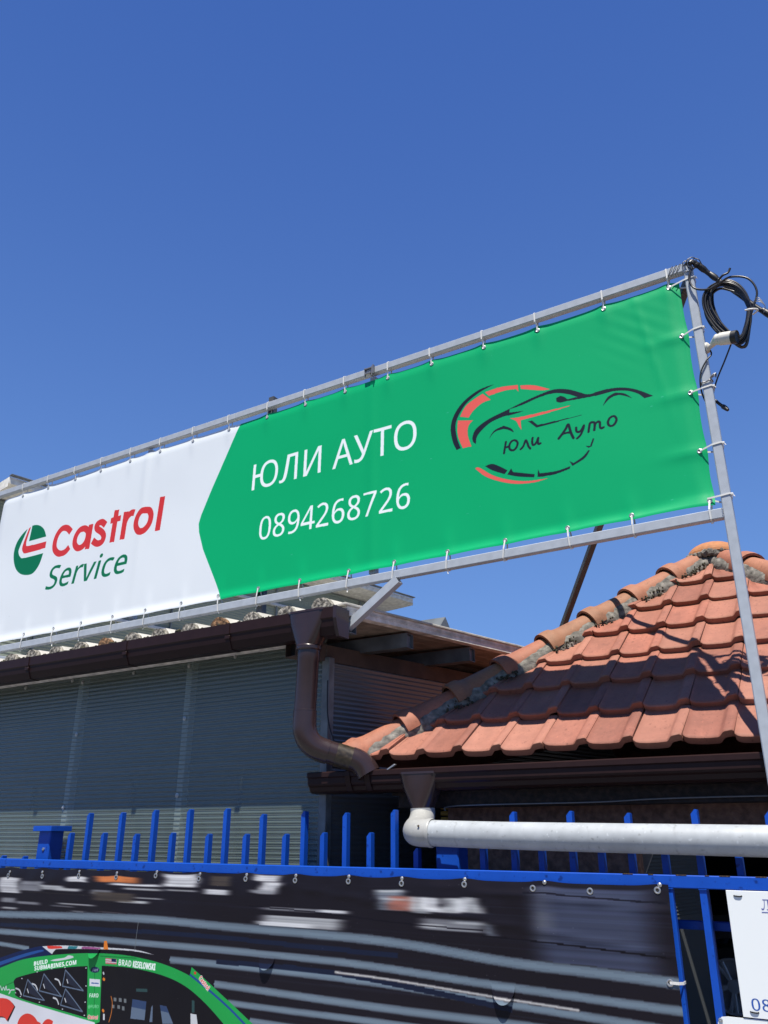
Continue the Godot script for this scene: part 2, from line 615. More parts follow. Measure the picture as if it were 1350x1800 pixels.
func ribbed(st: SurfaceTool, a: Vector3, b: Vector3, y0: float, y1: float, out: Vector3, pitch := 0.0255, amp := 0.0021) -> void:
	var n := int(round((y1 - y0) / pitch))
	var hs := PackedFloat32Array()
	var os := PackedFloat32Array()
	for i in n + 1:
		var y := y0 + i * pitch
		for q in [[0.0, 0.0], [0.3, 0.15], [0.5, 1.0], [0.72, 1.0], [0.9, 0.15]]:
			hs.append(y + q[0] * pitch)
			os.append(q[1] * amp)
	st.set_smooth_group(1)
	for i in hs.size() - 1:
		var p0 := Vector3(0, hs[i], 0) + out * os[i]
		var p1 := Vector3(0, hs[i + 1], 0) + out * os[i + 1]
		quad(st, a + p0, b + p0, b + p1, a + p1, out)
	st.set_smooth_group(-1)

func shed() -> void:
	var t := thing("shed", "low shed with ribbed grey plastic walls and corrugated cement roof under the sign", "shed", Vector3(-4.5, 0, -5.5))
	var zf := -3.615
	# front sheets, each between two posts
	var xs := [-7.9, -5.7, -4.645, -3.65, -2.618]
	for i in 4:
		var st := S()
		ribbed(st, Vector3(xs[i], 0, zf), Vector3(xs[i + 1], 0, zf), 1.0, 2.59, Vector3(0, 0, 1))
		quad(st, Vector3(xs[i], 0, zf), Vector3(xs[i + 1], 0, zf), Vector3(xs[i + 1], 1.0, zf), Vector3(xs[i], 1.0, zf), Vector3(0, 0, 1))
		var wp := part("wall_panel", done(st), M.sheet, t)
		# dark inner webs of the hollow sheet, one in each groove
		st = S()
		for k in 63:
			var y := 1.0 + 1.59 / 62.0 * k
			if y > 1.3 and y < 2.58:
				box(st, Vector3((xs[i] + xs[i + 1]) * 0.5, y + 0.001, zf + 0.0006), Vector3(xs[i + 1] - xs[i], 0.0045, 0.0012), 0.0)
		part("sheet_web", done(st), M.sheet_line, wp).set_meta("kind", "stuff")
	var corner := Vector3(-2.618, 0, zf)
	var back := corner + SIDE * 4.2
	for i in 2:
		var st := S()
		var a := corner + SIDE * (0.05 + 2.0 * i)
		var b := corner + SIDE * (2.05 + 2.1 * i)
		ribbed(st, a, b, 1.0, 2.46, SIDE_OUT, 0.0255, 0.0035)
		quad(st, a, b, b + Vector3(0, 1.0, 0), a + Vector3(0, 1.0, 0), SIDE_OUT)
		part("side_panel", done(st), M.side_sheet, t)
	for x in [-5.7, -4.645, -3.65]:
		var st := S()
		bar(st, Vector3(x, 0, zf - 0.0265), Vector3(x, 2.58, zf - 0.0265), 0.05, 0.05)
		part("post", done(st), M.post_pale, t)
	var st2 := S()
	box(st2, corner + Vector3(0.0, 1.25, -0.02), Vector3(0.048, 2.5, 0.053), 0.003)
	part("corner_post", done(st2), M.corner_post, t)
	# cross rail and things stored inside, seen dimly through the sheets
	st2 = S()
	bar(st2, Vector3(-7.9, 1.965, zf - 0.06), Vector3(-2.7, 1.965, zf - 0.06), 0.05, 0.04)
	part("rail", done(st2), M.steel_dark, t)
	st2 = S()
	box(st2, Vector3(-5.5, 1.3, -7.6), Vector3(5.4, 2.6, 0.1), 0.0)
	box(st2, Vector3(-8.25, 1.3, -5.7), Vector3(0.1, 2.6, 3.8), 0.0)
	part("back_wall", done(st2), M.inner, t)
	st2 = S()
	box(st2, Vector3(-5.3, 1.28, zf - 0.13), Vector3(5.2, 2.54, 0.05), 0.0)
	part("shade_backing", done(st2), M.inner, t)  # added opaque sheet whose dark colour stands in for the shaded interior
	for q in [[-4.2, 0.14], [-3.3, 0.1], [-5.2, 0.2]]:
		st2 = S()
		box(st2, Vector3(q[0], 0.95, zf - 0.085), Vector3(q[1], 1.9, 0.03), 0.004)
		part("stored_board", done(st2), M.steel_dark, t)
	# screws with washers
	for p in [Vector3(-4.666, 2.204, 0), Vector3(-4.699, 1.754, 0), Vector3(-3.688, 2.241, 0), Vector3(-3.693, 1.805, 0), Vector3(-3.688, 2.555, 0), Vector3(-3.312, 2.575, 0), Vector3(-4.179, 2.56, 0), Vector3(-4.674, 2.545, 0), Vector3(-4.783, 2.565, 0), Vector3(-5.288, 2.56, 0)]:
		var sc := S()
		var c := Vector3(p.x * 0.9905, p.y, zf + 0.0035)
		ring(sc, c, 0.001, 0.013, 0.002, Vector3(0, 0, 1), 12)
		ring(sc, c + Vector3(0, 0, 0.002), 0.0005, 0.006, 0.005, Vector3(0, 0, 1), 6)
		part("screw", done(sc), M.metal, t)
	# pale timber plate under the gutter
	st2 = S()
	box(st2, Vector3(-5.25, 2.592, zf + 0.03), Vector3(5.2, 0.022, 0.06), 0.004)
	part("wall_plate", done(st2), M.cement_edge, t)
	# roof: corrugated cement sheet running to the back
	var rf := S()
	var y0 := 2.687
	var depth := 4.6
	var pitch := 0.2371
	var line := PackedVector2Array()
	var nb := 23
	var x_last := -2.455
	for i in nb:
		var c := x_last - (nb - 1 - i) * pitch
		for q in [[-0.5, 0.0], [-0.27, 0.0], [-0.15, 0.022], [-0.07, 0.04], [0.07, 0.04], [0.15, 0.022], [0.27, 0.0]]:
			line.append(Vector2(c + q[0] * pitch, q[1]))
	line.append(Vector2(x_last + 0.11, 0.0))
	rf.set_smooth_group(1)
	for i in line.size() - 1:
		for k in 6:
			var a := Vector3(line[i].x, y0 + line[i].y, -3.36) + SIDE * (depth * k / 6.0)
			var b := Vector3(line[i + 1].x, y0 + line[i + 1].y, -3.36) + SIDE * (depth * k / 6.0)
			var d := SIDE * (depth / 6.0)
			quad(rf, a, b, b + d, a + d, Vector3.UP)
			quad(rf, a - Vector3(0, 0.008, 0), b - Vector3(0, 0.008, 0), b + d - Vector3(0, 0.008, 0), a + d - Vector3(0, 0.008, 0), Vector3.DOWN)
	rf.set_smooth_group(-1)
	var roof := part("roof", done(rf), M.roof_white, t)
	# mortar-filled ends of the corrugations
	for i in nb:
		var c := x_last - (nb - 1 - i) * pitch
		if c < -6.6:
			continue
		var e := S()
		var w := 0.052 + rng.randf() * 0.01
		var h := 0.056 + rng.randf() * 0.01
		if i == nb - 1:
			w = 0.062
			h = 0.072
		var poly := PackedVector2Array()
		for k in 11:
			var a := PI * k / 10.0
			poly.append(Vector2(cos(a) * w * (1.0 + rng.randf_range(-0.06, 0.06)), -0.012 + pow(sin(a), 0.7) * h * (1.0 + rng.randf_range(-0.05, 0.05))))
		prism(e, poly, Transform3D(Basis(Vector3(1, 0, 0), Vector3(0, 1, 0), Vector3(0, 0, 1)), Vector3(c, y0, -3.365)), 0.03 + rng.randf() * 0.014)
		part("ridge_end", done(e), M.roof_end_red if i in [nb - 4, nb - 8] else M.roof_end, roof)
		# the white ridge behind the end, a little proud of the sheet
		var w2 := S()
		var prof := PackedVector2Array([Vector2(-0.056, 0.0), Vector2(-0.03, 0.046), Vector2(0.02, 0.05), Vector2(0.062, 0.0)])
		if i == nb - 1:
			prof = PackedVector2Array([Vector2(-0.06, 0.0), Vector2(-0.04, 0.06), Vector2(0.0, 0.064), Vector2(0.075, 0.0)])
		var bs := Basis(Vector3(1, 0, 0), Vector3(0, 1, 0), SIDE)
		prism(w2, prof, Transform3D(bs, Vector3(c, y0 + 0.002, -3.363)), 0.5 + rng.randf() * 0.1)
		part("ridge_strip", done(w2), M.roof_white, roof)
	# dirt and moss lying along the front edge
	var ms := S()
	for i in 420:
		var x := rng.randf_range(-6.0, -2.4)
		var r := rng.randf_range(0.005, 0.014)
		var c := Vector3(x, y0 - 0.012 + rng.randf() * 0.014, -3.355 + rng.randf_range(-0.03, 0.03))
		var b := Basis.from_euler(Vector3(rng.randf() * 3, rng.randf() * 3, rng.randf() * 3))
		box(ms, c, Vector3(r * 2.6, r * 1.3, r * 2.0), r * 0.5, b)
	var moss := part("moss", done(ms), M.moss, t)
	moss.set_meta("kind", "stuff")
	# edge board of the roof along its right side, thin and weathered
	var edge := S()
	var e0 := Vector3(-2.338, 0, -3.40)
	for k in 24:
		var a := e0 + SIDE * (0.19 * k)
		var b := e0 + SIDE * (0.19 * (k + 1))
		var la := 2.654 + 0.004 * G.get_noise_1d(k * 5.0)
		var lb := 2.654 + 0.004 * G.get_noise_1d(k * 5.0 + 5.0)
		quad(edge, Vector3(a.x, la, a.z), Vector3(b.x, lb, b.z), Vector3(b.x, 2.704, b.z), Vector3(a.x, 2.704, a.z), SIDE_OUT)
		var ia := a - SIDE_OUT * 0.05
		var ib := b - SIDE_OUT * 0.05
		quad(edge, Vector3(a.x, la, a.z), Vector3(b.x, lb, b.z), Vector3(ib.x, lb, ib.z), Vector3(ia.x, la, ia.z), Vector3.DOWN)
		quad(edge, Vector3(a.x, 2.704, a.z), Vector3(b.x, 2.704, b.z), Vector3(ib.x, 2.704, ib.z), Vector3(ia.x, 2.704, ia.z), Vector3.UP)
	quad(edge, Vector3(e0.x, 2.654, e0.z), Vector3(e0.x, 2.704, e0.z), e0 - SIDE_OUT * 0.05 + Vector3(0, 2.704, 0), e0 - SIDE_OUT * 0.05 + Vector3(0, 2.654, 0), Vector3(0, 0, 1))
	part("roof_edge", done(edge), M.cement_edge, roof)
	var flash := S()
	bar(flash, e0 + Vector3(-0.03, 2.711, 0.02), e0 + Vector3(-0.03, 2.711, 0) + SIDE * 4.5, 0.075, 0.012, 0.002)
	part("roof_flashing", done(flash), M.roof_white, roof)
	# soffit boards
	for k in 5:
		var so := S()
		var a := Vector3(-2.395 - 0.1 * k, 2.662, -3.42)
		bar(so, a, a + SIDE * 4.4, 0.094, 0.01, 0.003)
		part("soffit_board", done(so), M.soffit, t)
	# steel purlins that reach out under the side eave, open at the end
	for q in [[0.29, 2.601], [0.83, 2.601], [1.7, 2.601], [2.6, 2.601]]:
		var pu := S()
		var c = corner + SIDE * q[0]
		hollow(pu, Vector3(c.x - 1.4, q[1], c.z), Vector3(c.x + 0.30, q[1], c.z), 0.07, 0.003, Vector3.UP, 0.08)
		quad(pu, Vector3(c.x + 0.285, q[1] - 0.034, c.z - 0.034), Vector3(c.x + 0.285, q[1] + 0.034, c.z - 0.034), Vector3(c.x + 0.285, q[1] + 0.034, c.z + 0.034), Vector3(c.x + 0.285, q[1] - 0.034, c.z + 0.034), Vector3(1, 0, 0))
		part("purlin", done(pu), M.tube_grey, t)
	# header beam on top of the side wall, its open end towards the street
	var hb := S()
	var h0 := corner + Vector3(-0.05, 2.525, 0) - SIDE * 0.2
	hollow(hb, h0, h0 + SIDE * 4.2, 0.09, 0.004, Vector3.UP, 0.09)
	part("header_beam", done(hb), M.timber, t)
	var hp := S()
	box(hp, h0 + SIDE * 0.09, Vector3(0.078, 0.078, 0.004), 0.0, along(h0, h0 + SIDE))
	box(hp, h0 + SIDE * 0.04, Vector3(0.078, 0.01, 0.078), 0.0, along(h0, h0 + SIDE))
	part("bore_shade", done(hp), M.black_hole, t)  # black plates that paint the shade inside the open tube
	# edge beam behind the gutter with its open end, right corner
	var eb := S()
	hollow(eb, Vector3(-6.5, 2.597, -3.449), Vector3(-2.335, 2.597, -3.449), 0.07, 0.003, Vector3.UP, 0.06)
	part("edge_beam", done(eb), M.tube_grey, t)
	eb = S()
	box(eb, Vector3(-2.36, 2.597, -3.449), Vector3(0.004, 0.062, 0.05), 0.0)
	part("bore_shade", done(eb), M.black_hole, t)  # black plate standing in for the shaded inside of the tube
	# thin black lead down the corner
	var ld := S()
	tube(ld, smooth_path([Vector3(-2.595, 2.37, -3.60), Vector3(-2.585, 2.18, -3.595), Vector3(-2.54, 2.06, -3.585), Vector3(-2.50, 1.98, -3.60)]), 0.004, 6)
	part("lead", done(ld), M.rubber, t)
	# folded metal roof vent far back on the sheet
	var v := S()
	prism(v, PackedVector2Array([Vector2(-0.14, 0), Vector2(0.0, 0.14), Vector2(0.14, 0)]), Transform3D(Basis(Vector3(0, 0, -1), Vector3.UP, Vector3(1, 0, 0)), Vector3(-2.92, 2.72, -4.43)), 0.62)
	part("roof_vent", done(v), M.tube_grey, t)

func upper_storey() -> void:
	var t := thing("upper_building", "taller building behind the sign with pale ribbed wall and concrete eave", "building", Vector3(-7, 0, -6.5))
	# line of its eave in plan, above the shed roof
	var d := Vector3(1.03, 0, -5.43).normalized()
	var o := Vector3(-d.z, 0, d.x)
	var e0 := Vector3(-6.32, 0, -3.86)
	var w0 := e0 - o * 0.32 - d * 0.02
	var st := S()
	ribbed(st, w0, w0 + d * 5.1, 2.4, 4.42, o, 0.03, 0.003)
	var wall := part("wall", done(st), M.upper_sheet, t)
	st = S()
	var back := w0 + d * 5.1
	quad(st, back, back - o * 4.0, back - o * 4.0 + Vector3(0, 4.42, 0), back + Vector3(0, 4.42, 0), d)
	quad(st, w0, w0 - o * 4.0, w0 - o * 4.0 + Vector3(0, 4.42, 0), w0 + Vector3(0, 4.42, 0), -d)
	quad(st, w0, back, back + Vector3(0, 2.4, 0), w0 + Vector3(0, 2.4, 0), o)
	part("wall", done(st), M.cement_edge, t)
	for y in [3.02, 3.55, 4.1]:
		st = S()
		bar(st, w0 + o * 0.02 + Vector3(0, y, 0), back + o * 0.02 + Vector3(0, y, 0), 0.05, 0.03)
		part("wall_rail", done(st), M.steel, wall)
	for k in 4:
		st = S()
		bar(st, w0 + o * 0.008 + d * (0.6 + 1.4 * k) + Vector3(0, 2.4, 0), w0 + o * 0.008 + d * (0.6 + 1.4 * k) + Vector3(0, 4.42, 0), 0.05, 0.012, 0.002, d)
		part("wall_post", done(st), M.corner_post, wall)
	# roof slab with a ragged concrete lip
	st = S()
	var n := 30
	for k in n:
		var a := e0 + d * (5.5 * k / n) + o * 0.012 * G.get_noise_1d(k * 3.1)
		var b := e0 + d * (5.5 * (k + 1) / n) + o * 0.012 * G.get_noise_1d((k + 1) * 3.1)
		var up := Vector3(0, 4.55, 0)
		var lo := Vector3(0, 4.49, 0)
		quad(st, a + lo, b + lo, b + up, a + up, o)
		quad(st, a + lo, b + lo, b + lo - o * 0.12 - Vector3(0, 0.03, 0), a + lo - o * 0.12 - Vector3(0, 0.03, 0), Vector3.DOWN)
		quad(st, a + lo - o * 0.12 - Vector3(0, 0.03, 0), b + lo - o * 0.12 - Vector3(0, 0.03, 0), b + lo - o * 4.2 - Vector3(0, 0.03, 0), a + lo - o * 4.2 - Vector3(0, 0.03, 0), Vector3.DOWN)
		quad(st, a + up, b + up, b + up - o * 4.2, a + up - o * 4.2, Vector3.UP)
	for q in [[e0, -1.0], [e0 + d * 5.5, 1.0]]:
		var a: Vector3 = q[0]
		quad(st, a + Vector3(0, 4.46, 0), a + Vector3(0, 4.55, 0), a - o * 4.2 + Vector3(0, 4.55, 0), a - o * 4.2 + Vector3(0, 4.46, 0), d * float(q[1]))
	part("roof_slab", done(st), M.cement, t)
	st = S()
	bar(st, e0 + o * 0.02 + Vector3(0, 4.562, 0), e0 + o * 0.02 + d * 5.5 + Vector3(0, 4.562, 0), 0.05, 0.012, 0.002)
	part("roof_drip", done(st), M.tube_grey, t)

# ---------------------------------------------------------------- the tiled house
const EAVE := Vector3(-0.8, 1.93, -3.55)
const HALF := 1.6

func tile_mesh(w: float, x_lo: PackedFloat32Array, x_hi: PackedFloat32Array, var_: int) -> ArrayMesh:
	# x_lo and x_hi clip the tile at each of the sampled heights along the slope
	var us := [0.0, 0.05, 0.12, 0.28, 0.5, 0.68, 0.715, 0.79, 0.825, 0.96, 1.0]
	var hs := [0.012, 0.003, -0.001, -0.003, -0.004, -0.0025, 0.0005, 0.018, 0.0205, 0.0215, 0.014]
	var ss := [0.0, 0.006, 0.02, 0.29]
	var r := RandomNumberGenerator.new()
	r.seed = 100 + var_
	var jig := r.randf_range(-0.002, 0.002)
	var st := S()
	var grid := []
	for j in ss.size():
		var row := PackedVector3Array()
		for i in us.size():
			var x: float = clampf(us[i] * w, x_lo[j], x_hi[j])
			var s: float = ss[j]
			# corners of the nose are drawn back, so that the lip looks rounded
			var nose: float = 0.0
			if j < 2:
				nose = 0.013 * pow(absf(us[i] - 0.42) / 0.58, 3.0)
			var n: float = 0.034 + jig - 0.031 * s / 0.275 + hs[i] * (1.0 - 0.25 * s / 0.29)
			if j == 0:
				n -= 0.006
			row.append(Vector3(x, s + nose, n))
		grid.append(row)
	st.set_smooth_group(1)
	for j in ss.size() - 1:
		for i in us.size() - 1:
			if grid[j][i].x >= grid[j][i + 1].x - 1e-5 and grid[j + 1][i].x >= grid[j + 1][i + 1].x - 1e-5:
				continue
			quad(st, grid[j][i], grid[j][i + 1], grid[j + 1][i + 1], grid[j + 1][i], Vector3(0, 0, 1))
	st.set_smooth_group(2)
	for i in us.size() - 1:
		var a: Vector3 = grid[0][i]
		var b: Vector3 = grid[0][i + 1]
		if a.x >= b.x - 1e-5:
			continue
		quad(st, a, b, b + Vector3(0, 0.004, -0.031), a + Vector3(0, 0.004, -0.031), Vector3(0, -1, 0))
	st.set_smooth_group(-1)
	for e in [0, us.size() - 1]:
		for j in ss.size() - 1:
			var a: Vector3 = grid[j][e]
			var b: Vector3 = grid[j + 1][e]
			quad(st, a, b, b + Vector3(0, 0, -0.02), a + Vector3(0, 0, -0.02), Vector3(-1 if e == 0 else 1, 0, 0))
	return done(st)

func tiled_house() -> void:
	var t := thing("tiled_house", "small house with a pointed roof of orange clay tiles beside the shed", "house", Vector3(-0.8, 0, -5.1))
	var c := cos(PITCH38)
	var s := sin(PITCH38)
	var apex := Vector3(-0.8, 1.93 + HALF * tan(PITCH38), -3.55 - HALF)
	var cl := Vector3(-0.8 - HALF, 1.93, -3.55)
	var crn := Vector3(-0.8 + HALF, 1.93, -3.55)
	var bl := cl + Vector3(0, 0, -2.0 * HALF)
	var br := crn + Vector3(0, 0, -2.0 * HALF)
	# roof boarding: the other three slopes and the bed below the front tiles
	var st := S()
	var dn := Vector3(0, -0.012, 0)
	tri(st, cl + dn + Vector3(0.06, 0.047, -0.06), crn + dn + Vector3(-0.06, 0.047, -0.06), apex + dn, Vector3(0, c, s))
	tri(st, cl, bl, apex, Vector3(-s, c, 0))
	tri(st, crn, br, apex, Vector3(s, c, 0))
	tri(st, bl, br, apex, Vector3(0, c, -s))
	var roof := part("roof", done(st), M.terracotta[4], t)
	# front tiles, each a piece of its own
	var bs := Basis(Vector3(1, 0, 0), Vector3(0, s, -c), Vector3(0, c, s))
	var w := 0.2
	var step := 0.2755
	var full := []
	var ss := [0.0, 0.006, 0.02, 0.29]
	for v in 3:
		full.append(tile_mesh(w - 0.003, PackedFloat32Array([-9, -9, -9, -9]), PackedFloat32Array([9, 9, 9, 9]), v))
	for row in 7:
		var s0 := row * step
		for col in range(-9, 9):
			var x0 := -0.766 + col * w
			var lo := PackedFloat32Array()
			var hi := PackedFloat32Array()
			for q in ss:
				lo.append(cl.x + 0.05 + (s0 + q) * c - x0)
				hi.append(crn.x - 0.05 - (s0 + q) * c - x0)
			if lo[0] > w * 0.9 or hi[0] < w * 0.1:
				continue
			var mesh: ArrayMesh = full[rng.randi() % 3]
			if lo[3] > 0.0 or hi[3] < w:
				mesh = tile_mesh(w - 0.003, lo, hi, rng.randi() % 3)
			var jit := Vector3(rng.randf_range(-0.0015, 0.0015), rng.randf_range(-0.008, 0.006), rng.randf_range(0.0, 0.006))
			var tilt := Basis(bs.z, rng.randf_range(-0.014, 0.014)) * Basis(bs.y, rng.randf_range(-0.02, 0.02))
			var xf := Transform3D(tilt * bs, Vector3(x0, 1.93, -3.55) + bs * (Vector3(0, s0, 0) + jit))
			part("roof_tile", mesh, M.terracotta[rng.randi() % 6], roof, xf)
	# hips: overlapping round ridge tiles, each with a collar at its lower end
	for side in [-1, 1]:
		var foot: Vector3 = cl if side < 0 else crn
		var d := (apex - foot).normalized()
		var len := foot.distance_to(apex)
		var up := (Vector3(0, c, s) + Vector3(s * side, c, 0)).normalized()
		var sd := d.cross(up).normalized()
		if sd.z < 0.0:
			sd = -sd
		var n := 8
		var gap := (len - 0.05) / n
		for k in n:
			var rt := S()
			var prof := [[-0.035, 0.105], [0.0, 0.107], [0.03, 0.105], [0.05, 0.092], [0.085, 0.085], [gap * 0.6, 0.08], [gap + 0.02, 0.073]]
			var m := 14
			rt.set_smooth_group(1)
			var lean := rng.randf_range(-0.006, 0.006)
			var at := foot + d * (0.03 + gap * k) + up * (0.012 + rng.randf_range(0, 0.006)) + sd * lean
			var pt := func(p: Array, i: int, k2: float) -> Vector3:
				var a := PI * (float(i) / m) * 1.1 - PI * 0.05
				return at + d * float(p[0]) + sd * cos(a) * (float(p[1]) - k2) + up * (sin(a) * (float(p[1]) - k2) * 0.92)
			for j in prof.size() - 1:
				for i in m:
					var o: Vector3 = pt.call(prof[j], i, 0.0) + pt.call(prof[j], i + 1, 0.0) - (at + d * float(prof[j][0])) * 2.0
					quad(rt, pt.call(prof[j], i, 0.0), pt.call(prof[j], i + 1, 0.0), pt.call(prof[j + 1], i + 1, 0.0), pt.call(prof[j + 1], i, 0.0), o)
					if j < 3:
						quad(rt, pt.call(prof[j], i, 0.015), pt.call(prof[j], i + 1, 0.015), pt.call(prof[j + 1], i + 1, 0.015), pt.call(prof[j + 1], i, 0.015), -o)
			rt.set_smooth_group(-1)
			for i in m:
				quad(rt, pt.call(prof[0], i, 0.0), pt.call(prof[0], i + 1, 0.0), pt.call(prof[0], i + 1, 0.015), pt.call(prof[0], i, 0.015), -d)
			part("ridge_tile", done(rt), M.ridge[rng.randi() % 3], roof)
		# crumbling mortar bed on the street side of the hip
		var mo := S()
		var q := Vector3(0, c, s).cross(d).normalized()
		if q.dot(sd) < 0.0:
			q = -q
		var nf := Vector3(0, c, s)
		var nn := 90
		mo.set_smooth_group(1)
		for k in nn:
			var rows := []
			for e in 2:
				var f := float(k + e) / nn
				var p := foot + d * (len * f)
				var z1 := G.get_noise_2d(f * 55.0, 3.0 + side) * 0.016
				var z2 := G.get_noise_2d(f * 70.0, 9.0 + side) * 0.024
				var z3 := G.get_noise_2d(f * 38.0, 15.0 + side) * 0.02
				rows.append([p + q * 0.04 + nf * 0.07, p + q * (0.072 + z1 * 0.5) + nf * (0.06 + z2 * 0.6), p + q * (0.092 + z2 * 0.8) + nf * (0.036 + z1 * 0.7), p + q * (0.104 + z3) + nf * 0.004])
			for i in 3:
				quad(mo, rows[0][i], rows[1][i], rows[1][i + 1], rows[0][i + 1], nf + q)
		part("mortar", done(mo), M.mortar, roof)
	# dark moss tufts in the mortar of the left hip
	var tuft := S()
	var hd := (apex - cl).normalized()
	var hq := Vector3(0, c, s).cross(hd).normalized()
	if hq.x < 0.0:
		hq = -hq
	for k in 300:
		var f: float = [0.24, 0.36, 0.52, 0.63, 0.78, 0.88, 0.93][rng.randi() % 7] + rng.randf_range(-0.03, 0.03)
		var p := cl + hd * (2.56 * f) + hq * rng.randf_range(0.065, 0.112) + Vector3(0, c, s) * rng.randf_range(0.018, 0.055)
		var r := rng.randf_range(0.003, 0.0075)
		box(tuft, p, Vector3(r * 2.0, r * 1.4, r * 1.8), r * 0.6, Basis.from_euler(Vector3(rng.randf() * 3, rng.randf() * 3, rng.randf() * 3)))
	part("moss", done(tuft), M.moss, roof).set_meta("kind", "stuff")
	# rounded cap where the hips meet
	var cap := S()
	var prof2 := PackedVector2Array()
	for k in 9:
		var a := 0.5 * PI * k / 8.0
		prof2.append(Vector2(0.15 * cos(a), 0.085 * sin(a)))
	lathe(cap, prof2, Transform3D(Basis.IDENTITY, apex + Vector3(0.01, 0.012, 0.03)), 20, 0.85)
	part("ridge_cap", done(cap), M.ridge_cap, roof)
	var cm := S()
	for k in 26:
		var a := TAU * k / 26.0
		var r := rng.randf_range(0.03, 0.05)
		box(cm, apex + Vector3(cos(a) * 0.135, -0.005 + rng.randf() * 0.012, 0.03 + sin(a) * 0.115), Vector3(r, r * 0.8, r), r * 0.3, Basis.from_euler(Vector3(rng.randf() * 3, a, rng.randf())))
	part("mortar", done(cm), M.mortar, roof)
	# walls, lintel, soffit and eave boards
	var wz := -3.95
	st = S()
	box(st, Vector3(-1.6, 0.88, wz - 0.06), Vector3(0.94, 1.76, 0.12), 0.004)
	box(st, Vector3(-2.01, 0.88, wz - 1.3), Vector3(0.12, 1.76, 2.36), 0.004)
	var wall := part("wall", done(st), M.plaster, t)
	st = S()
	box(st, Vector3(-0.15, 1.69, wz - 0.06), Vector3(1.96, 0.16, 0.116), 0.004)
	part("lintel", done(st), M.plaster, t)
	st = S()
	box(st, Vector3(0.8, 0.88, wz - 0.06), Vector3(0.2, 1.76, 0.118), 0.004)
	part("wall", done(st), M.plaster, t)
	st = S()
	box(st, Vector3(-0.8, 1.785, -5.15), Vector3(2.9, 0.02, 2.9), 0.0)
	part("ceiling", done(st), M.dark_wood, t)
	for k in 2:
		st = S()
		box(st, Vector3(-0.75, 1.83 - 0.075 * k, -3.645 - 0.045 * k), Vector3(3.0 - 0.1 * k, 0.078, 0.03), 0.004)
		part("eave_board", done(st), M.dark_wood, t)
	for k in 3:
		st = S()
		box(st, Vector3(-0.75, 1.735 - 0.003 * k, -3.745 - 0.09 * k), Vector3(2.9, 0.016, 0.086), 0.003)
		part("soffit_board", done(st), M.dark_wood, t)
	st = S()
	tube(st, smooth_path([Vector3(-1.93, 1.70, -3.66), Vector3(-1.86, 1.722, -3.66), Vector3(-1.2, 1.726, -3.66), Vector3(-0.9, 1.735, -3.66), Vector3(-0.4, 1.737, -3.66), Vector3(0.6, 1.73, -3.66)], 5), 0.0035, 6)
	part("thin_wire", done(st), M.wire, t)
	# a plank and a pale board inside the open bay
	st = S()
	var lb := S()
	prism(lb, PackedVector2Array([Vector2(-1.5, 1.40), Vector2(-1.17, 1.40), Vector2(-1.06, 1.62), Vector2(-1.5, 1.62)]), Transform3D(Basis.IDENTITY, Vector3(0, 0, -4.2)), 0.02)
	part("pale_board", done(lb), M.plaster_pale, t)
	bar(st, Vector3(-1.31, 1.38, -4.16), Vector3(-1.19, 1.62, -4.16), 0.025, 0.025)
	part("plank", done(st), M.plank, t)
	# ribbed yellow strip in the gap beside the wall
	st = S()
	for k in 6:
		box(st, Vector3(-2.16, 1.58 + 0.03 * k, -4.1), Vector3(0.05, 0.022, 0.03), 0.004)
	part("yellow_strip", done(st), M.yellow, t)

func yard_behind() -> void:
	var t := thing("added_carport", "added unseen shelter behind the tiled house that keeps the car in shade", "added_carport", Vector3(-0.5, 0, -9))  # added roof and walls, mostly unseen, that shut daylight off the car
	var st := S()
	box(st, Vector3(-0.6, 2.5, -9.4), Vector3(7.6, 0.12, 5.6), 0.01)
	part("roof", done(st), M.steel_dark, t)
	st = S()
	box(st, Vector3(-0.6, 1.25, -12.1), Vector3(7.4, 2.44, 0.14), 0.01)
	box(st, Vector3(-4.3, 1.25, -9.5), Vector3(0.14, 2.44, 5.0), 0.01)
	part("back_wall", done(st), M.shade_wall, t)  # wall colour carries the darkness of the space behind the house
	for x in [-3.6, 1.2, 2.9]:
		st = S()
		bar(st, Vector3(x, 0, -7.1), Vector3(x, 2.44, -7.1), 0.06, 0.06)
		part("post", done(st), M.steel_dark, t)
	for x in [-2.33, -2.15]:
		st = S()
		bar(st, Vector3(x, 0, -8.0), Vector3(x, 2.44, -8.0), 0.02, 0.02)
		part("pole", done(st), M.timber, t)

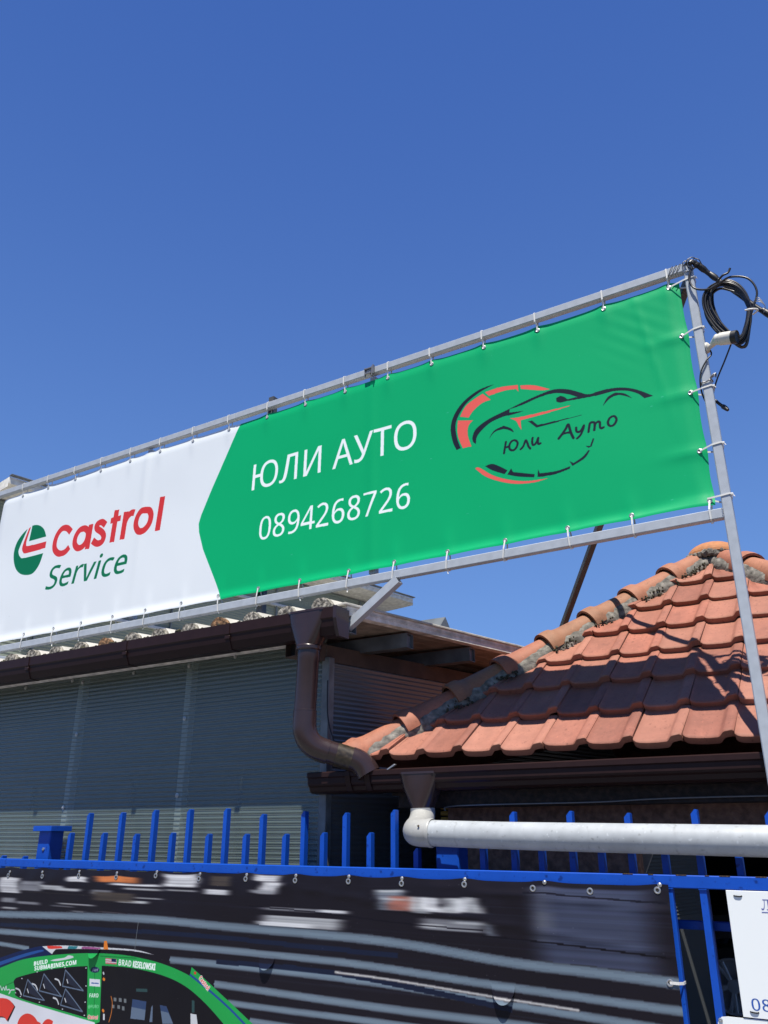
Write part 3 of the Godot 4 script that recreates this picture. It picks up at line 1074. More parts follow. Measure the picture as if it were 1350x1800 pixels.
# ---------------------------------------------------------------- gutters and pipes
func gutters_and_pipes() -> void:
	# shed gutter
	var t := thing("shed_gutter", "dark brown square gutter along the front edge of the shed roof", "gutter", Vector3(-4.4, 2.58, -3.46))
	var line := PackedVector2Array([Vector2(-0.012, -0.012), Vector2(0.0, 0.0), Vector2(0.0, -0.053), Vector2(-0.005, -0.06), Vector2(-0.012, -0.096), Vector2(-0.03, -0.136), Vector2(-0.10, -0.136), Vector2(-0.11, -0.01)])
	var gy := 2.675
	var gz := -3.286
	for i in 3:
		var st := S()
		var x0: float = [-6.8, -4.80, -3.066][i]
		var x1: float = [-4.802, -3.068, -2.326][i]
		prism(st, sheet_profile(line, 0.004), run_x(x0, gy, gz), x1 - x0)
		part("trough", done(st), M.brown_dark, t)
	for x in [-4.80, -3.88, -3.066]:
		var st := S()
		var br := PackedVector2Array()
		for p in line:
			br.append(p + Vector2(0.003, -0.002))
		prism(st, sheet_profile(PackedVector2Array([br[1] + Vector2(0, 0.004), br[2], br[3], br[4], br[5], br[6]]), 0.006), run_x(x, gy, gz), 0.028)
		box(st, Vector3(x + 0.014, gy - 0.075, gz + 0.0), Vector3(0.036, 0.02, 0.014), 0.003)
		part("bracket", done(st), M.brown_dark, t)
	var ec := S()
	prism(ec, PackedVector2Array([Vector2(-0.115, 0.0), Vector2(0.004, 0.004), Vector2(0.004, -0.06), Vector2(-0.008, -0.10), Vector2(-0.028, -0.146), Vector2(-0.112, -0.146)]), run_x(-2.328, gy, gz), 0.004)
	prism(ec, sheet_profile(PackedVector2Array([Vector2(0.004, 0.004), Vector2(0.004, -0.06), Vector2(-0.008, -0.10), Vector2(-0.028, -0.146), Vector2(-0.112, -0.146)]), 0.006), run_x(-2.342, gy, gz), 0.02)
	part("end_cap", done(ec), M.brown, t)

	# downpipe with its funnel
	var d := thing("downpipe", "brown round downpipe with square funnel bending from the shed gutter into the lower gutter", "downpipe", Vector3(-2.64, 1.9, -3.48))
	funnel(d, Vector3(-2.518, 2.68, -3.342), 0.24, 0.13, 0.185, 0.063, Vector3(-2.525, 2.492, -3.33))
	var st := S()
	lathe(st, PackedVector2Array([Vector2(0.061, 0), Vector2(0.067, 0.006), Vector2(0.068, 0.021), Vector2(0.063, 0.029)]), Transform3D(Basis.IDENTITY, Vector3(-2.525, 2.473, -3.33)), 24)
	part("collar", done(st), M.brown, d)
	st = S()
	tube(st, PackedVector3Array([Vector3(-2.525, 2.49, -3.33), Vector3(-2.526, 2.425, -3.33), Vector3(-2.527, 2.415, -3.33), Vector3(-2.536, 2.16, -3.33)]), [0.059, 0.059, 0.056, 0.056], 24, false)
	part("pipe", done(st), M.brown, d)
	# bend from the upright run into the slanting run, which slopes back into the lower gutter
	var c0 := Vector3(-2.536, 2.008, -3.33)
	var dir := (Vector3(-2.27, 1.915, -3.545) - c0).normalized()
	var pts := PackedVector3Array([Vector3(-2.536, 2.17, -3.33), Vector3(-2.536, 2.125, -3.33)])
	for k in 12:
		var f := (k + 1) / 13.0
		var a := Vector3(-2.536, 2.11, -3.33)
		var b := c0 + dir * 0.102
		pts.append(a.lerp(c0, f).lerp(c0.lerp(b, f), f))
	pts.append(c0 + dir * 0.105)
	pts.append(c0 + dir * 0.125)
	st = S()
	tube(st, pts, 0.0595, 24, false)
	ring(st, Vector3(-2.536, 2.17, -3.33), 0.055, 0.0602, 0.003, Vector3.UP, 24)
	part("elbow", done(st), M.brown, d)
	st = S()
	tube(st, PackedVector3Array([c0 + dir * 0.115, c0 + dir * 0.27]), 0.056, 24, false)
	part("pipe", done(st), M.brown, d)
	st = S()
	tube(st, PackedVector3Array([c0 + dir * 0.165, c0 + dir * 0.245]), 0.0573, 24, false)
	part("tape_band", done(st), M.brown_tape, d)
	st = S()
	var p2 := PackedVector3Array([c0 + dir * 0.245])
	for k in 8:
		var f := k / 7.0
		var a := c0 + dir * 0.255
		var m := c0 + dir * 0.31
		var b := m + Vector3(0.025, -0.055, -0.01)
		p2.append(a.lerp(m, f).lerp(m.lerp(b, f), f))
	tube(st, p2, 0.0592, 24, true)
	part("elbow", done(st), M.brown, d)

	# gutter of the tiled house
	var g := thing("house_gutter", "dark brown moulded gutter below the clay tiles of the small house", "gutter", Vector3(-0.7, 1.8, -3.46))
	var gl := PackedVector2Array([Vector2(-0.014, -0.004), Vector2(-0.008, 0.004), Vector2(0.0, 0.0), Vector2(0.0, -0.018), Vector2(-0.008, -0.024), Vector2(-0.009, -0.05), Vector2(-0.014, -0.058), Vector2(-0.024, -0.066), Vector2(-0.03, -0.085), Vector2(-0.044, -0.094), Vector2(-0.12, -0.096), Vector2(-0.128, 0.0)])
	for i in 3:
		st = S()
		var x0: float = [-2.632, -2.29, 0.2][i]
		var x1: float = [-2.291, 0.199, 1.0][i]
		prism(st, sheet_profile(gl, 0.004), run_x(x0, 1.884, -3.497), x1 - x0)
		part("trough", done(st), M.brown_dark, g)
	st = S()
	var endp := PackedVector2Array()
	for p in gl:
		endp.append(p + Vector2(0.001, 0))
	endp.append(Vector2(-0.128, 0.0))
	endp.remove_at(0)
	prism(st, endp, run_x(-2.637, 1.884, -3.497), 0.004)
	part("end_cap", done(st), M.brown, g)
	for x in [-2.40, -2.285]:
		st = S()
		prism(st, sheet_profile(PackedVector2Array([gl[1] + Vector2(0.003, 0.003), gl[2] + Vector2(0.003, 0.003), gl[3] + Vector2(0.003, 0), gl[5] + Vector2(0.004, 0), gl[8] + Vector2(0.003, -0.003), gl[10] + Vector2(0, -0.003)]), 0.005), run_x(x, 1.884, -3.497), 0.03)
		part("joint_clip", done(st), M.brown_dark, g)
	funnel(g, Vector3(-1.99, 1.872, -3.556), 0.205, 0.13, 0.135, 0.05, Vector3(-1.992, 1.70, -3.55))
	st = S()
	box(st, Vector3(-2.135, 1.897, -3.506), Vector3(0.05, 0.008, 0.02), 0.002, Basis(Vector3(0, 0, 1), 0.5))
	part("bent_clip", done(st), M.metal, g)

	# white plastic drain pipe
	var w := thing("drain_pipe", "white plastic drain pipe with elbow running in front of the blue railings", "pipe", Vector3(-0.9, 1.6, -3.36))
	st = S()
	var pp := smooth_path([Vector3(-1.86, 1.602, -3.352), Vector3(-1.5, 1.592, -3.345), Vector3(-1.0, 1.583, -3.34), Vector3(-0.45, 1.574, -3.335), Vector3(0.3, 1.562, -3.335), Vector3(1.4, 1.545, -3.335)], 6)
	tube(st, pp, 0.0535, 28, true)
	part("pipe", done(st), M.pvc, w)
	st = S()
	var el := smooth_path([Vector3(-1.992, 1.71, -3.55), Vector3(-1.990, 1.675, -3.545), Vector3(-1.975, 1.635, -3.49), Vector3(-1.945, 1.610, -3.40), Vector3(-1.90, 1.603, -3.36), Vector3(-1.845, 1.602, -3.352)], 6)
	var rr := []
	for k in el.size():
		rr.append(0.058)
	tube(st, el, rr, 26, true)
	ring(st, Vector3(-1.848, 1.602, -3.352), 0.054, 0.0605, 0.012, Vector3(1, 0, 0), 26)
	part("elbow", done(st), M.pvc_cream, w)
	st = S()
	ring(st, Vector3(-1.872, 1.63, -3.2965), 0.0005, 0.005, 0.002, Vector3(0, 0.5, 1), 8)
	part("screw", done(st), M.rust, w)

func funnel(parent: Node, top: Vector3, w: float, d: float, h: float, r: float, outlet: Vector3) -> void:
	# a square hopper that narrows into a round outlet
	var st := S()
	var n := 24
	var rings := []
	for j in 6:
		var f: float = [0.0, 0.06, 0.06, 0.4, 0.75, 1.0][j]
		var rg := PackedVector3Array()
		var k := clampf((f - 0.06) / 0.94, 0.0, 1.0)
		for i in n:
			var a := TAU * (i + 0.5) / n
			var c := Vector2(cos(a), sin(a))
			var m := maxf(absf(c.x), absf(c.y))
			var sq := Vector3(c.x / m * w * 0.5, 0, c.y / m * d * 0.5)
			var ro := Vector3(c.x * r, 0, c.y * r)
			var ctr := top.lerp(outlet, f)
			var lip := 1.03 if j < 2 else 1.0
			rg.append(ctr + sq.lerp(ro, pow(k, 1.25)) * lip)
		rings.append(rg)
	for j in 5:
		st.set_smooth_group(j + 1 if j < 2 else 3)
		for i in n:
			var l := (i + 1) % n
			if j < 2:
				st.set_smooth_group(-1)
			var o: Vector3 = rings[j][i] + rings[j][l] - top.lerp(outlet, [0.0, 0.06, 0.06, 0.4, 0.75][j]) * 2.0
			quad(st, rings[j][i], rings[j][l], rings[j + 1][l], rings[j + 1][i], o + Vector3(0, -0.02, 0))
	st.set_smooth_group(-1)
	part("funnel", done(st), M.brown, parent)

# ---------------------------------------------------------------- the sign
const SZ := -3.472
const TOPS := [-5.445, -5.146, -4.835, -4.556, -4.249, -3.955, -3.651, -3.335, -3.017, -2.714, -2.42, -2.124, -1.838, -1.52, -1.214, -0.864, -0.546]
const LOWS := [-5.44, -5.136, -4.816, -4.529, -4.219, -3.916, -3.605, -3.303, -2.997, -2.699, -2.37, -2.084, -1.771, -1.458, -1.143, -0.845, -0.519]
const RIGHTS := [3.752, 3.452, 3.16, 2.927]

func sign_frame() -> void:
	var t := thing("steel_stand", "tall grey square-tube stand that carries the green and white sign", "sign stand", Vector3(-0.448, 0, SZ))
	var st := S()
	bar(st, Vector3(-6.1, 4.111, SZ), Vector3(-3.28, 4.111, SZ), 0.04, 0.042, 0.003)
	part("rail", done(st), M.steel, t)
	st = S()
	bar(st, Vector3(-3.279, 4.111, SZ), Vector3(-0.467, 4.111, SZ), 0.04, 0.042, 0.003)
	part("rail", done(st), M.steel, t)
	st = S()
	bar(st, Vector3(-6.1, low_rail(-6.1), SZ), Vector3(-0.467, low_rail(-0.467), SZ), 0.04, 0.044, 0.003)
	part("rail", done(st), M.steel, t)
	st = S()
	bar(st, Vector3(-0.448, 0.0, SZ), Vector3(-0.448, 4.13, SZ), 0.04, 0.04, 0.004)
	part("post", done(st), M.steel, t)
	# weld beads
	st = S()
	for k in 7:
		var r := rng.randf_range(0.004, 0.006)
		box(st, Vector3(-0.469, 2.836 + 0.006 * k, SZ + 0.019), Vector3(r, r * 1.6, r), r * 0.4, Basis.from_euler(Vector3(0, 0, rng.randf())))
		box(st, Vector3(-0.469, 4.085 + 0.006 * k, SZ + 0.019), Vector3(r, r * 1.6, r), r * 0.4, Basis.from_euler(Vector3(0, 0, rng.randf())))
	part("weld", done(st), M.metal, t)
	for x in [-5.9, -4.072, -2.235]:
		st = S()
		bar(st, Vector3(x, 2.88, SZ - 0.022), Vector3(x, 4.08, SZ - 0.022), 0.04, 0.04, 0.003)
		part("upright", done(st), M.steel, t)
	st = S()
	hollow(st, Vector3(-3.02, 2.7, SZ - 0.045), Vector3(-3.02, 4.195, SZ - 0.045), 0.04)
	part("upright", done(st), M.steel_dark, t)
	st = S()
	hollow(st, Vector3(-2.375, 2.60, SZ + 0.02), Vector3(-2.055, 2.812, SZ + 0.02), 0.042, 0.003, Vector3.BACK)
	part("brace", done(st), M.steel, t)
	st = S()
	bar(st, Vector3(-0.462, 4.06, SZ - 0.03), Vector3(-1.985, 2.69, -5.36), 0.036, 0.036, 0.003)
	part("brace", done(st), M.steel_dark, t)  # darker steel than the other brace, to paint its underside as shaded
	# small bracket clipped over the top rail
	st = S()
	box(st, Vector3(-2.272, 4.105, SZ + 0.024), Vector3(0.006, 0.062, 0.01), 0.002)
	box(st, Vector3(-2.225, 4.105, SZ + 0.024), Vector3(0.008, 0.066, 0.012), 0.002)
	box(st, Vector3(-2.25, 4.125, SZ + 0.027), Vector3(0.05, 0.008, 0.014), 0.002)
	box(st, Vector3(-2.25, 4.092, SZ + 0.027), Vector3(0.04, 0.012, 0.018), 0.003)
	box(st, Vector3(-2.21, 4.108, SZ + 0.03), Vector3(0.006, 0.06, 0.02), 0.002)
	part("bracket", done(st), M.wire, t)

func low_rail(x: float) -> float:
	return 2.8545 + 0.0052 * (x + 0.467)

func bell(x: float, w: float) -> float:
	return exp(-x * x / (w * w))

# where the sign's cloth stands at a point of its width and height (flat metres)
func sign_at(x: float, y: float) -> Vector3:
	var z := -3.467
	z += 0.0045 * smooth_noise.get_noise_2d(x * 0.8, y * 0.9) + 0.0006 * smooth_noise.get_noise_2d(x * 3.1 + 40.0, y * 2.3)
	for u in [-4.072, -2.235]:
		z += 0.005 * bell(x - u, 0.035) * (0.6 + 0.4 * sin(y * 3.0 + u))
	var px := x
	var py := y
	# the lower hem flares forward, the other hems curl a little
	var lo := clampf((2.955 - y) / 0.06, 0.0, 1.0)
	z += 0.013 * lo * lo
	var hi := clampf((y - 3.995) / 0.055, 0.0, 1.0)
	z += -0.006 * hi * hi
	var ri := clampf((x + 0.575) / 0.07, 0.0, 1.0)
	z += -0.016 * ri * ri
	var le := clampf((-5.62 - x) / 0.07, 0.0, 1.0)
	z += -0.012 * le * le
	py += 0.012 * (x + 3.1) / 2.6 * lo
	# hems hang slack between the eyelets and pucker at them
	for e in TOPS:
		var b := bell(x - e, 0.055)
		py += 0.008 * b * hi
		z += 0.0035 * bell(x - e, 0.03) * bell(y - 4.02, 0.08)
	for e in LOWS:
		py -= 0.004 * bell(x - e, 0.06) * lo
		z += 0.004 * bell(x - e, 0.035) * bell(y - 2.93, 0.09)
	for e in RIGHTS:
		px += 0.007 * bell(y - e, 0.07) * ri
		z += 0.004 * bell(y - e, 0.03) * bell(x + 0.55, 0.12)
	px -= 0.02 * le * bell(y - 3.5, 0.5)
	# faint creases near the upper right corner
	z += 0.0005 * sin((x * 0.8 + y) * 75.0) * bell(x + 0.72, 0.15) * bell(y - 3.86, 0.16)
	z += 0.002 * bell((x + 0.62) + 0.15 * (y - 3.4), 0.02) * bell(y - 3.75, 0.35)
	return Vector3(px, py, z)

func cloth(at: Callable, x0: float, x1: float, y0: float, y1: float, nx: int, ny: int) -> ArrayMesh:
	var v := PackedVector3Array()
	var n := PackedVector3Array()
	var uv := PackedVector2Array()
	var ids := PackedInt32Array()
	for j in ny + 1:
		for i in nx + 1:
			var x := lerpf(x0, x1, float(i) / nx)
			var y := lerpf(y1, y0, float(j) / ny)
			var p: Vector3 = at.call(x, y)
			v.append(p)
			var e := 0.003
			var du: Vector3 = at.call(x + e, y) - at.call(x - e, y)
			var dv: Vector3 = at.call(x, y + e) - at.call(x, y - e)
			n.append(du.cross(dv).normalized())
			uv.append(Vector2(float(i) / nx, float(j) / ny))
	for j in ny:
		for i in nx:
			var a := j * (nx + 1) + i
			for k in [a, a + 1, a + nx + 2, a, a + nx + 2, a + nx + 1]:
				ids.append(k)
	var arr := []
	arr.resize(Mesh.ARRAY_MAX)
	arr[Mesh.ARRAY_VERTEX] = v
	arr[Mesh.ARRAY_NORMAL] = n
	arr[Mesh.ARRAY_TEX_UV] = uv
	arr[Mesh.ARRAY_INDEX] = ids
	var m := ArrayMesh.new()
	m.add_surface_from_arrays(Mesh.PRIMITIVE_TRIANGLES, arr)
	return m

func eyelet_mesh(r: float) -> ArrayMesh:
	var st := S()
	ring(st, Vector3.ZERO, r * 0.5, r, r * 0.18, Vector3(0, 0, 1), 14)
	var m := done(st)
	m.surface_set_material(0, M.metal)
	st = S()
	for k in 12:
		var a := TAU * k / 12.0
		var b := TAU * (k + 1) / 12.0
		tri(st, Vector3(0, 0, r * 0.08), Vector3(cos(a), sin(a), 0) * r * 0.52 + Vector3(0, 0, r * 0.08), Vector3(cos(b), sin(b), 0) * r * 0.52 + Vector3(0, 0, r * 0.08), Vector3(0, 0, 1))
	st.generate_normals()
	st.commit(m)
	m.surface_set_material(1, M.hole)
	return m

func sign_banner() -> void:
	var t := thing("sign_banner", "long printed cloth sign, white on its left third and green on the rest", "banner", Vector3(-3.1, 2.9, -3.463))
	var x0 := -5.69
	var x1 := -0.5
	var y0 := 2.89
	var y1 := 4.052
	var ppm := 4096.0 / (x1 - x0)
	var hpx := int(round((y1 - y0) * ppm))
	var img := Image.create(4096, hpx, false, Image.FORMAT_RGB8)
	var at := func(x: float, y: float) -> Vector2: return Vector2((x - x0) * ppm, (y1 - y) * ppm)
	var ink := {"k": Color(0.012, 0.014, 0.025), "coral": Color(0.72, 0.11, 0.09), "green": Color(0.0012, 0.36, 0.128), "cgreen": Color(0.0015, 0.145, 0.058), "red": Color(0.57, 0.034, 0.034), "white": Color(0.67, 0.715, 0.735)}
	for k in ink:
		ink[k] = ink[k].linear_to_srgb()
	img.fill(ink.white)
	fill(img, [PackedVector2Array([at.call(-3.2, 4.1), at.call(-3.239, 4.06), at.call(-3.455, 3.62), at.call(-3.52, 3.475), at.call(-3.534, 3.42), at.call(-3.523, 3.36), at.call(-3.475, 3.24), at.call(-3.262, 2.86), at.call(-0.3, 2.8), at.call(-0.3, 4.2)])], ink.green)
	print_list(img, SIGN_PRINT.slice(1), ink, at, ppm)
	print_text(img, "ЮЛИ АУТО", "Droid Sans", false, Color(0.9, 0.92, 0.92), Vector2(-3.109, 3.552), Vector2(-1.948 - 0.0, 3.552), 0.172, 0.03, at)
	print_text(img, "0894268726", "Droid Sans", false, Color(0.9, 0.92, 0.92), Vector2(-3.03, 3.214), Vector2(-1.995, 3.208), 0.143, 0.03, at)
	print_text(img, "Service", "Droid Sans", false, ink.cgreen, Vector2(-4.99, 3.21), Vector2(-4.175, 3.205), 0.165, 0.2, at, 1.2)
	# fine scuffs
	var r := RandomNumberGenerator.new()
	r.seed = 5
	for i in 46:
		var p := Vector2(r.randf() * 4096, r.randf() * hpx)
		var c := img.get_pixelv(Vector2i(p)).lerp(Color(0.85, 0.88, 0.86) if p.x > 2000 else Color(0.6, 0.6, 0.6), 0.22)
		img.fill_rect(Rect2i(int(p.x), int(p.y), 2 + r.randi() % 10, 2 + r.randi() % 3), c)
	img.resize(2048, hpx / 2, Image.INTERPOLATE_BILINEAR)
	var m := StandardMaterial3D.new()
	m.albedo_texture = ImageTexture.create_from_image(img)
	m.texture_repeat = false
	m.roughness = 0.42
	m.metallic_specular = 0.32
	m.backlight_enabled = true
	m.backlight = Color(0.25, 0.25, 0.25)
	part("printed_cloth", cloth(sign_at, x0, x1, y0, y1, 300, 60), m, t)
	var em := eyelet_mesh(0.0115)
	var spots := []
	for e in TOPS:
		spots.append(Vector2(e, 4.027))
	for e in LOWS:
		spots.append(Vector2(e, 2.914))
	for e in RIGHTS.slice(0, 3):
		spots.append(Vector2(-0.528, e))
	for p in spots:
		part("eyelet", em, null, t, Transform3D(Basis.IDENTITY, sign_at(p.x, p.y) + Vector3(0, 0, 0.001)))

const ORD := ["first", "second", "third", "fourth", "fifth", "sixth", "seventh", "eighth", "ninth", "tenth", "eleventh", "twelfth", "thirteenth", "fourteenth", "fifteenth", "sixteenth", "seventeenth"]

func cable_ties() -> void:
	var gname := "white cable ties that hold the sign cloth to its frame"
	for i in TOPS.size():
		var x: float = TOPS[i]
		var e := sign_at(x, 4.027) + Vector3(0, 0, 0.003)
		var dx := rng.randf_range(-0.008, 0.008)
		var st := S()
		var zf := SZ + 0.0225
		band(st, PackedVector3Array([e + Vector3(0, -0.004, 0), e + Vector3(dx * 0.4, 0.03, 0.002), Vector3(x + dx, 4.078, zf), Vector3(x + dx, 4.128, zf), Vector3(x + dx, 4.133, zf - 0.004), Vector3(x + dx, 4.133, SZ - 0.02), Vector3(x + dx, 4.128, SZ - 0.0235), Vector3(x + dx, 4.078, SZ - 0.0235), e + Vector3(0, 0.0, -0.012)]), Vector3(1, 0, 0), 0.0075, 0.0018)
		box(st, Vector3(x + dx, 4.136, SZ + rng.randf_range(-0.008, 0.012)), Vector3(0.011, 0.007, 0.012), 0.002)
		var o := part("cable_tie", done(st), M.white_tie)
		tag(o, "white cable tie through the %s top eyelet of the sign, counted from the corner post" % ORD[TOPS.size() - 1 - i], "cable tie", gname)
	for i in LOWS.size():
		var x: float = LOWS[i]
		var e := sign_at(x, 2.914) + Vector3(0, 0, 0.003)
		var dx := rng.randf_range(-0.014, 0.006)
		var yr := low_rail(x)
		var st := S()
		var zf := SZ + 0.0225
		band(st, PackedVector3Array([e + Vector3(0, 0.003, 0), Vector3(x + dx * 0.5, yr + 0.024, zf + 0.003), Vector3(x + dx, yr - 0.02, zf), Vector3(x + dx, yr - 0.0235, zf - 0.004), Vector3(x + dx, yr - 0.0235, SZ - 0.02), Vector3(x + dx, yr - 0.02, SZ - 0.0235), Vector3(x + dx * 0.6, yr + 0.022, SZ - 0.0235), e + Vector3(0.006, 0.0, -0.012)]), Vector3(1, 0, 0), 0.0075, 0.0018)
		box(st, Vector3(x + dx, yr - 0.029, SZ + rng.randf_range(0.0, 0.016)), Vector3(0.01, 0.01, 0.009), 0.002)
		if rng.randf() < 0.5:
			bar(st, Vector3(x + dx, yr - 0.028, SZ + 0.01), Vector3(x + dx + rng.randf_range(-0.006, 0.01), yr - 0.048, SZ + 0.014), 0.005, 0.0015, 0.0)
		var o := part("cable_tie", done(st), M.white_tie)
		tag(o, "white cable tie through the %s lower eyelet of the sign, counted from the corner post" % ORD[LOWS.size() - 1 - i], "cable tie", gname)
	var hs := [4.027, 3.752, 3.452, 3.16, 2.927]
	for i in hs.size():
		var y: float = hs[i]
		var e := sign_at(-0.546 if i == 0 else -0.526, y) + Vector3(0, 0, 0.003)
		var up := 0.004 + rng.randf_range(-0.004, 0.006)
		if i == 0:
			up = 0.012
		var st := S()
		var zf := SZ + 0.0225
		band(st, PackedVector3Array([e, Vector3(-0.468, y + up, zf), Vector3(-0.43, y + up + 0.003, zf), Vector3(-0.4255, y + up + 0.003, zf - 0.004), Vector3(-0.4255, y + up, SZ - 0.02), Vector3(-0.43, y + up - 0.012, SZ - 0.0235), Vector3(-0.468, y + up - 0.016, SZ - 0.0235), e + Vector3(0.008, -0.004, -0.012)]), Vector3(0, 1, 0), 0.0075, 0.0018)
		box(st, Vector3(-0.421, y + up, SZ + 0.014), Vector3(0.01, 0.011, 0.012), 0.002)
		bar(st, Vector3(-0.42, y + up, SZ + 0.014), Vector3(-0.412, y + up - 0.014, SZ + 0.02), 0.005, 0.002, 0.0)
		var o := part("cable_tie", done(st), M.white_tie)
		tag(o, "white cable tie round the upright corner post, %s from the top of the sign" % ORD[i], "cable tie", gname)

func wires_and_camera() -> void:
	# thick black supply cable hanging from the top of the corner post
	var t := thing("supply_cable", "thick black cable hanging down to the right from the top of the post", "cable", Vector3(-0.43, 4.1, SZ))
	var st := S()
	tube(st, smooth_path([Vector3(-0.435, 4.112, SZ + 0.03), Vector3(-0.412, 4.115, -3.455), Vector3(-0.353, 4.041, -3.49), Vector3(-0.256, 3.898, -3.49), Vector3(-0.1535, 3.749, -3.49), Vector3(0.1, 3.46, -3.49), Vector3(0.6, 2.94, -3.5), Vector3(1.3, 2.27, -3.55), Vector3(1.5, 2.0, -3.6)], 8), 0.0118, 12)
	part("cable", done(st), M.cable, t)
	for p in [[Vector3(-0.174, 3.779, -3.49), Vector3(-0.123, 3.713, -3.49), 0.0158], [Vector3(-0.405, 4.108, -3.461), Vector3(-0.372, 4.068, -3.483), 0.0148], [Vector3(-0.36, 4.052, -3.487), Vector3(-0.332, 4.01, -3.49), 0.0143]]:
		st = S()
		tube(st, PackedVector3Array([p[0], Vector3(p[0]).lerp(p[1], 0.3), Vector3(p[0]).lerp(p[1], 0.7), p[1]]), [p[2] * 0.85, p[2], p[2] * 1.05, p[2] * 0.8], 10)
		part("tape", done(st), M.rubber, t)
	st = S()
	for k in 3:
		tube(st, smooth_path([Vector3(-0.20, 3.77, -3.395), Vector3(-0.175, 3.765 + 0.01 * k, -3.39), Vector3(-0.155, 3.735, -3.392), Vector3(-0.165, 3.71, -3.40)], 5), 0.0018, 5)
	part("wire_tie", done(st), M.wire, t)

	# wire wrapped round the corner
	t = thing("wire_binding", "tangle of thin metal wire bound round the top corner of the frame", "wire", Vector3(-0.44, 4.1, SZ))
	for k in 5:
		st = S()
		var pts := []
		var c := Vector3(-0.435 + rng.randf_range(-0.02, 0.025), 4.105 + rng.randf_range(-0.012, 0.02), SZ + 0.012)
		var tilt := Basis.from_euler(Vector3(rng.randf_range(-0.6, 0.6), rng.randf_range(-0.5, 0.9), rng.randf_range(-0.5, 0.5)))
		for j in 15:
			var a := TAU * j / 14.0
			pts.append(c + tilt * Vector3(cos(a) * rng.randf_range(0.027, 0.031), sin(a) * rng.randf_range(0.025, 0.03), rng.randf_range(-0.01, 0.022)))
		tube(st, smooth_path(pts, 3), 0.0022, 5)
		part("wire_loop", done(st), M.wire if k % 2 == 0 else M.rubber, t)
	for k in 3:
		st = S()
		var x := -0.505 - 0.018 * k
		tube(st, smooth_path([Vector3(x, 4.078, SZ + 0.023), Vector3(x + 0.012, 4.105, SZ + 0.0235), Vector3(x + 0.028, 4.132, SZ + 0.0225), Vector3(x + 0.03, 4.134, SZ - 0.02)], 4), 0.0017, 5)
		part("wire_loop", done(st), M.rubber, t)

	# coil of spare cable
	t = thing("cable_coil", "black coil of spare cable hung beside the top of the post", "cable coil", Vector3(-0.3, 3.6, -3.4))
	for k in 15:
		st = S()
		var pts := []
		var a0 := rng.randf_range(-0.012, 0.012)
		var rx := 0.092 + rng.randf_range(-0.03, 0.012)
		var ry := 0.168 + rng.randf_range(-0.034, 0.016)
		var zz := -3.452 + rng.randf_range(-0.026, 0.026)
		for j in 17:
			var a := TAU * j / 16.0
			# gathered where it is tied, at the right and at the top
			var g := 1.0 - 0.55 * bell(wrapf(a - 0.0, -PI, PI), 0.5) - 0.45 * bell(wrapf(a - PI * 0.55, -PI, PI), 0.3)
			var q := Vector3(lerpf(0.092, rx, g) * cos(a) + a0 * g, lerpf(0.168, ry, g) * sin(a), lerpf(-3.45, zz, g))
			# egg-shaped, leaning to the right at the bottom
			q.x += -0.02 * sin(a) * 1.0 + 0.012 * sin(2.0 * a)
			pts.append(Vector3(-0.303 + q.x, 3.79 + q.y, q.z + 0.0))
		pts[16] = pts[0]
		tube(st, smooth_path(pts, 4), 0.0048, 8, false)
		part("loop", done(st), M.cable, t)
	st = S()
	tube(st, smooth_path([Vector3(-0.425, 4.09, -3.445), Vector3(-0.447, 4.03, -3.44), Vector3(-0.43, 3.965, -3.435), Vector3(-0.37, 3.925, -3.42), Vector3(-0.32, 3.93, -3.41), Vector3(-0.27, 3.94, -3.40), Vector3(-0.2, 3.9, -3.395), Vector3(-0.175, 3.82, -3.395), Vector3(-0.205, 3.74, -3.395), Vector3(-0.225, 3.70, -3.40)], 6), 0.0048, 8)
	part("loose_end", done(st), M.cable, t)
	st = S()
	tube(st, smooth_path([Vector3(-0.235, 3.735, -3.38), Vector3(-0.205, 3.73, -3.378), Vector3(-0.185, 3.728, -3.395), Vector3(-0.21, 3.728, -3.42)], 4), 0.004, 6)
	part("cord_tie", done(st), M.white_tie, t)
	st = S()
	tube(st, smooth_path([Vector3(-0.33, 3.93, -3.40), Vector3(-0.3, 3.945, -3.38), Vector3(-0.275, 3.955, -3.385), Vector3(-0.262, 3.975, -3.385)], 4), 0.005, 6)
	part("tape_tie", done(st), M.rubber, t)

	# security camera on the side of the post
	t = thing("security_camera", "small white bullet camera on a bracket at the side of the post", "camera", Vector3(-0.428, 3.66, SZ))
	var ax := Vector3(0.95, -0.27, 0.18).normalized()
	st = S()
	lathe(st, PackedVector2Array([Vector2(0.026, 0), Vector2(0.026, 0.008), Vector2(0.018, 0.016), Vector2(0.0, 0.017)]), Transform3D(Basis(Vector3(0, 1, 0), Vector3(1, 0, 0), Vector3(0, 0, -1)), Vector3(-0.4275, 3.655, SZ + 0.004)), 18)
	part("mount", done(st), M.camera_body, t)
	st = S()
	tube(st, PackedVector3Array([Vector3(-0.415, 3.652, SZ + 0.008), Vector3(-0.398, 3.652, SZ + 0.02), Vector3(-0.39, 3.655, SZ + 0.03)]), 0.011, 12)
	tube(st, PackedVector3Array([Vector3(-0.393, 3.652, SZ + 0.028), Vector3(-0.365, 3.654, SZ + 0.074)]), [0.014, 0.016], 12)
	part("arm", done(st), M.camera_body, t)
	st = S()
	var b0 := Vector3(-0.376, 3.642, SZ + 0.075)
	var bb := along(b0, b0 + ax)
	lathe(st, PackedVector2Array([Vector2(0, 0), Vector2(0.021, 0.0), Vector2(0.027, 0.006), Vector2(0.027, 0.02), Vector2(0.0315, 0.024), Vector2(0.0325, 0.08), Vector2(0.032, 0.084)]), Transform3D(bb.scaled_local(Vector3(0.9, 0.92, 0.9)), b0), 24)
	part("body", done(st), M.camera_body, t)
	st = S()
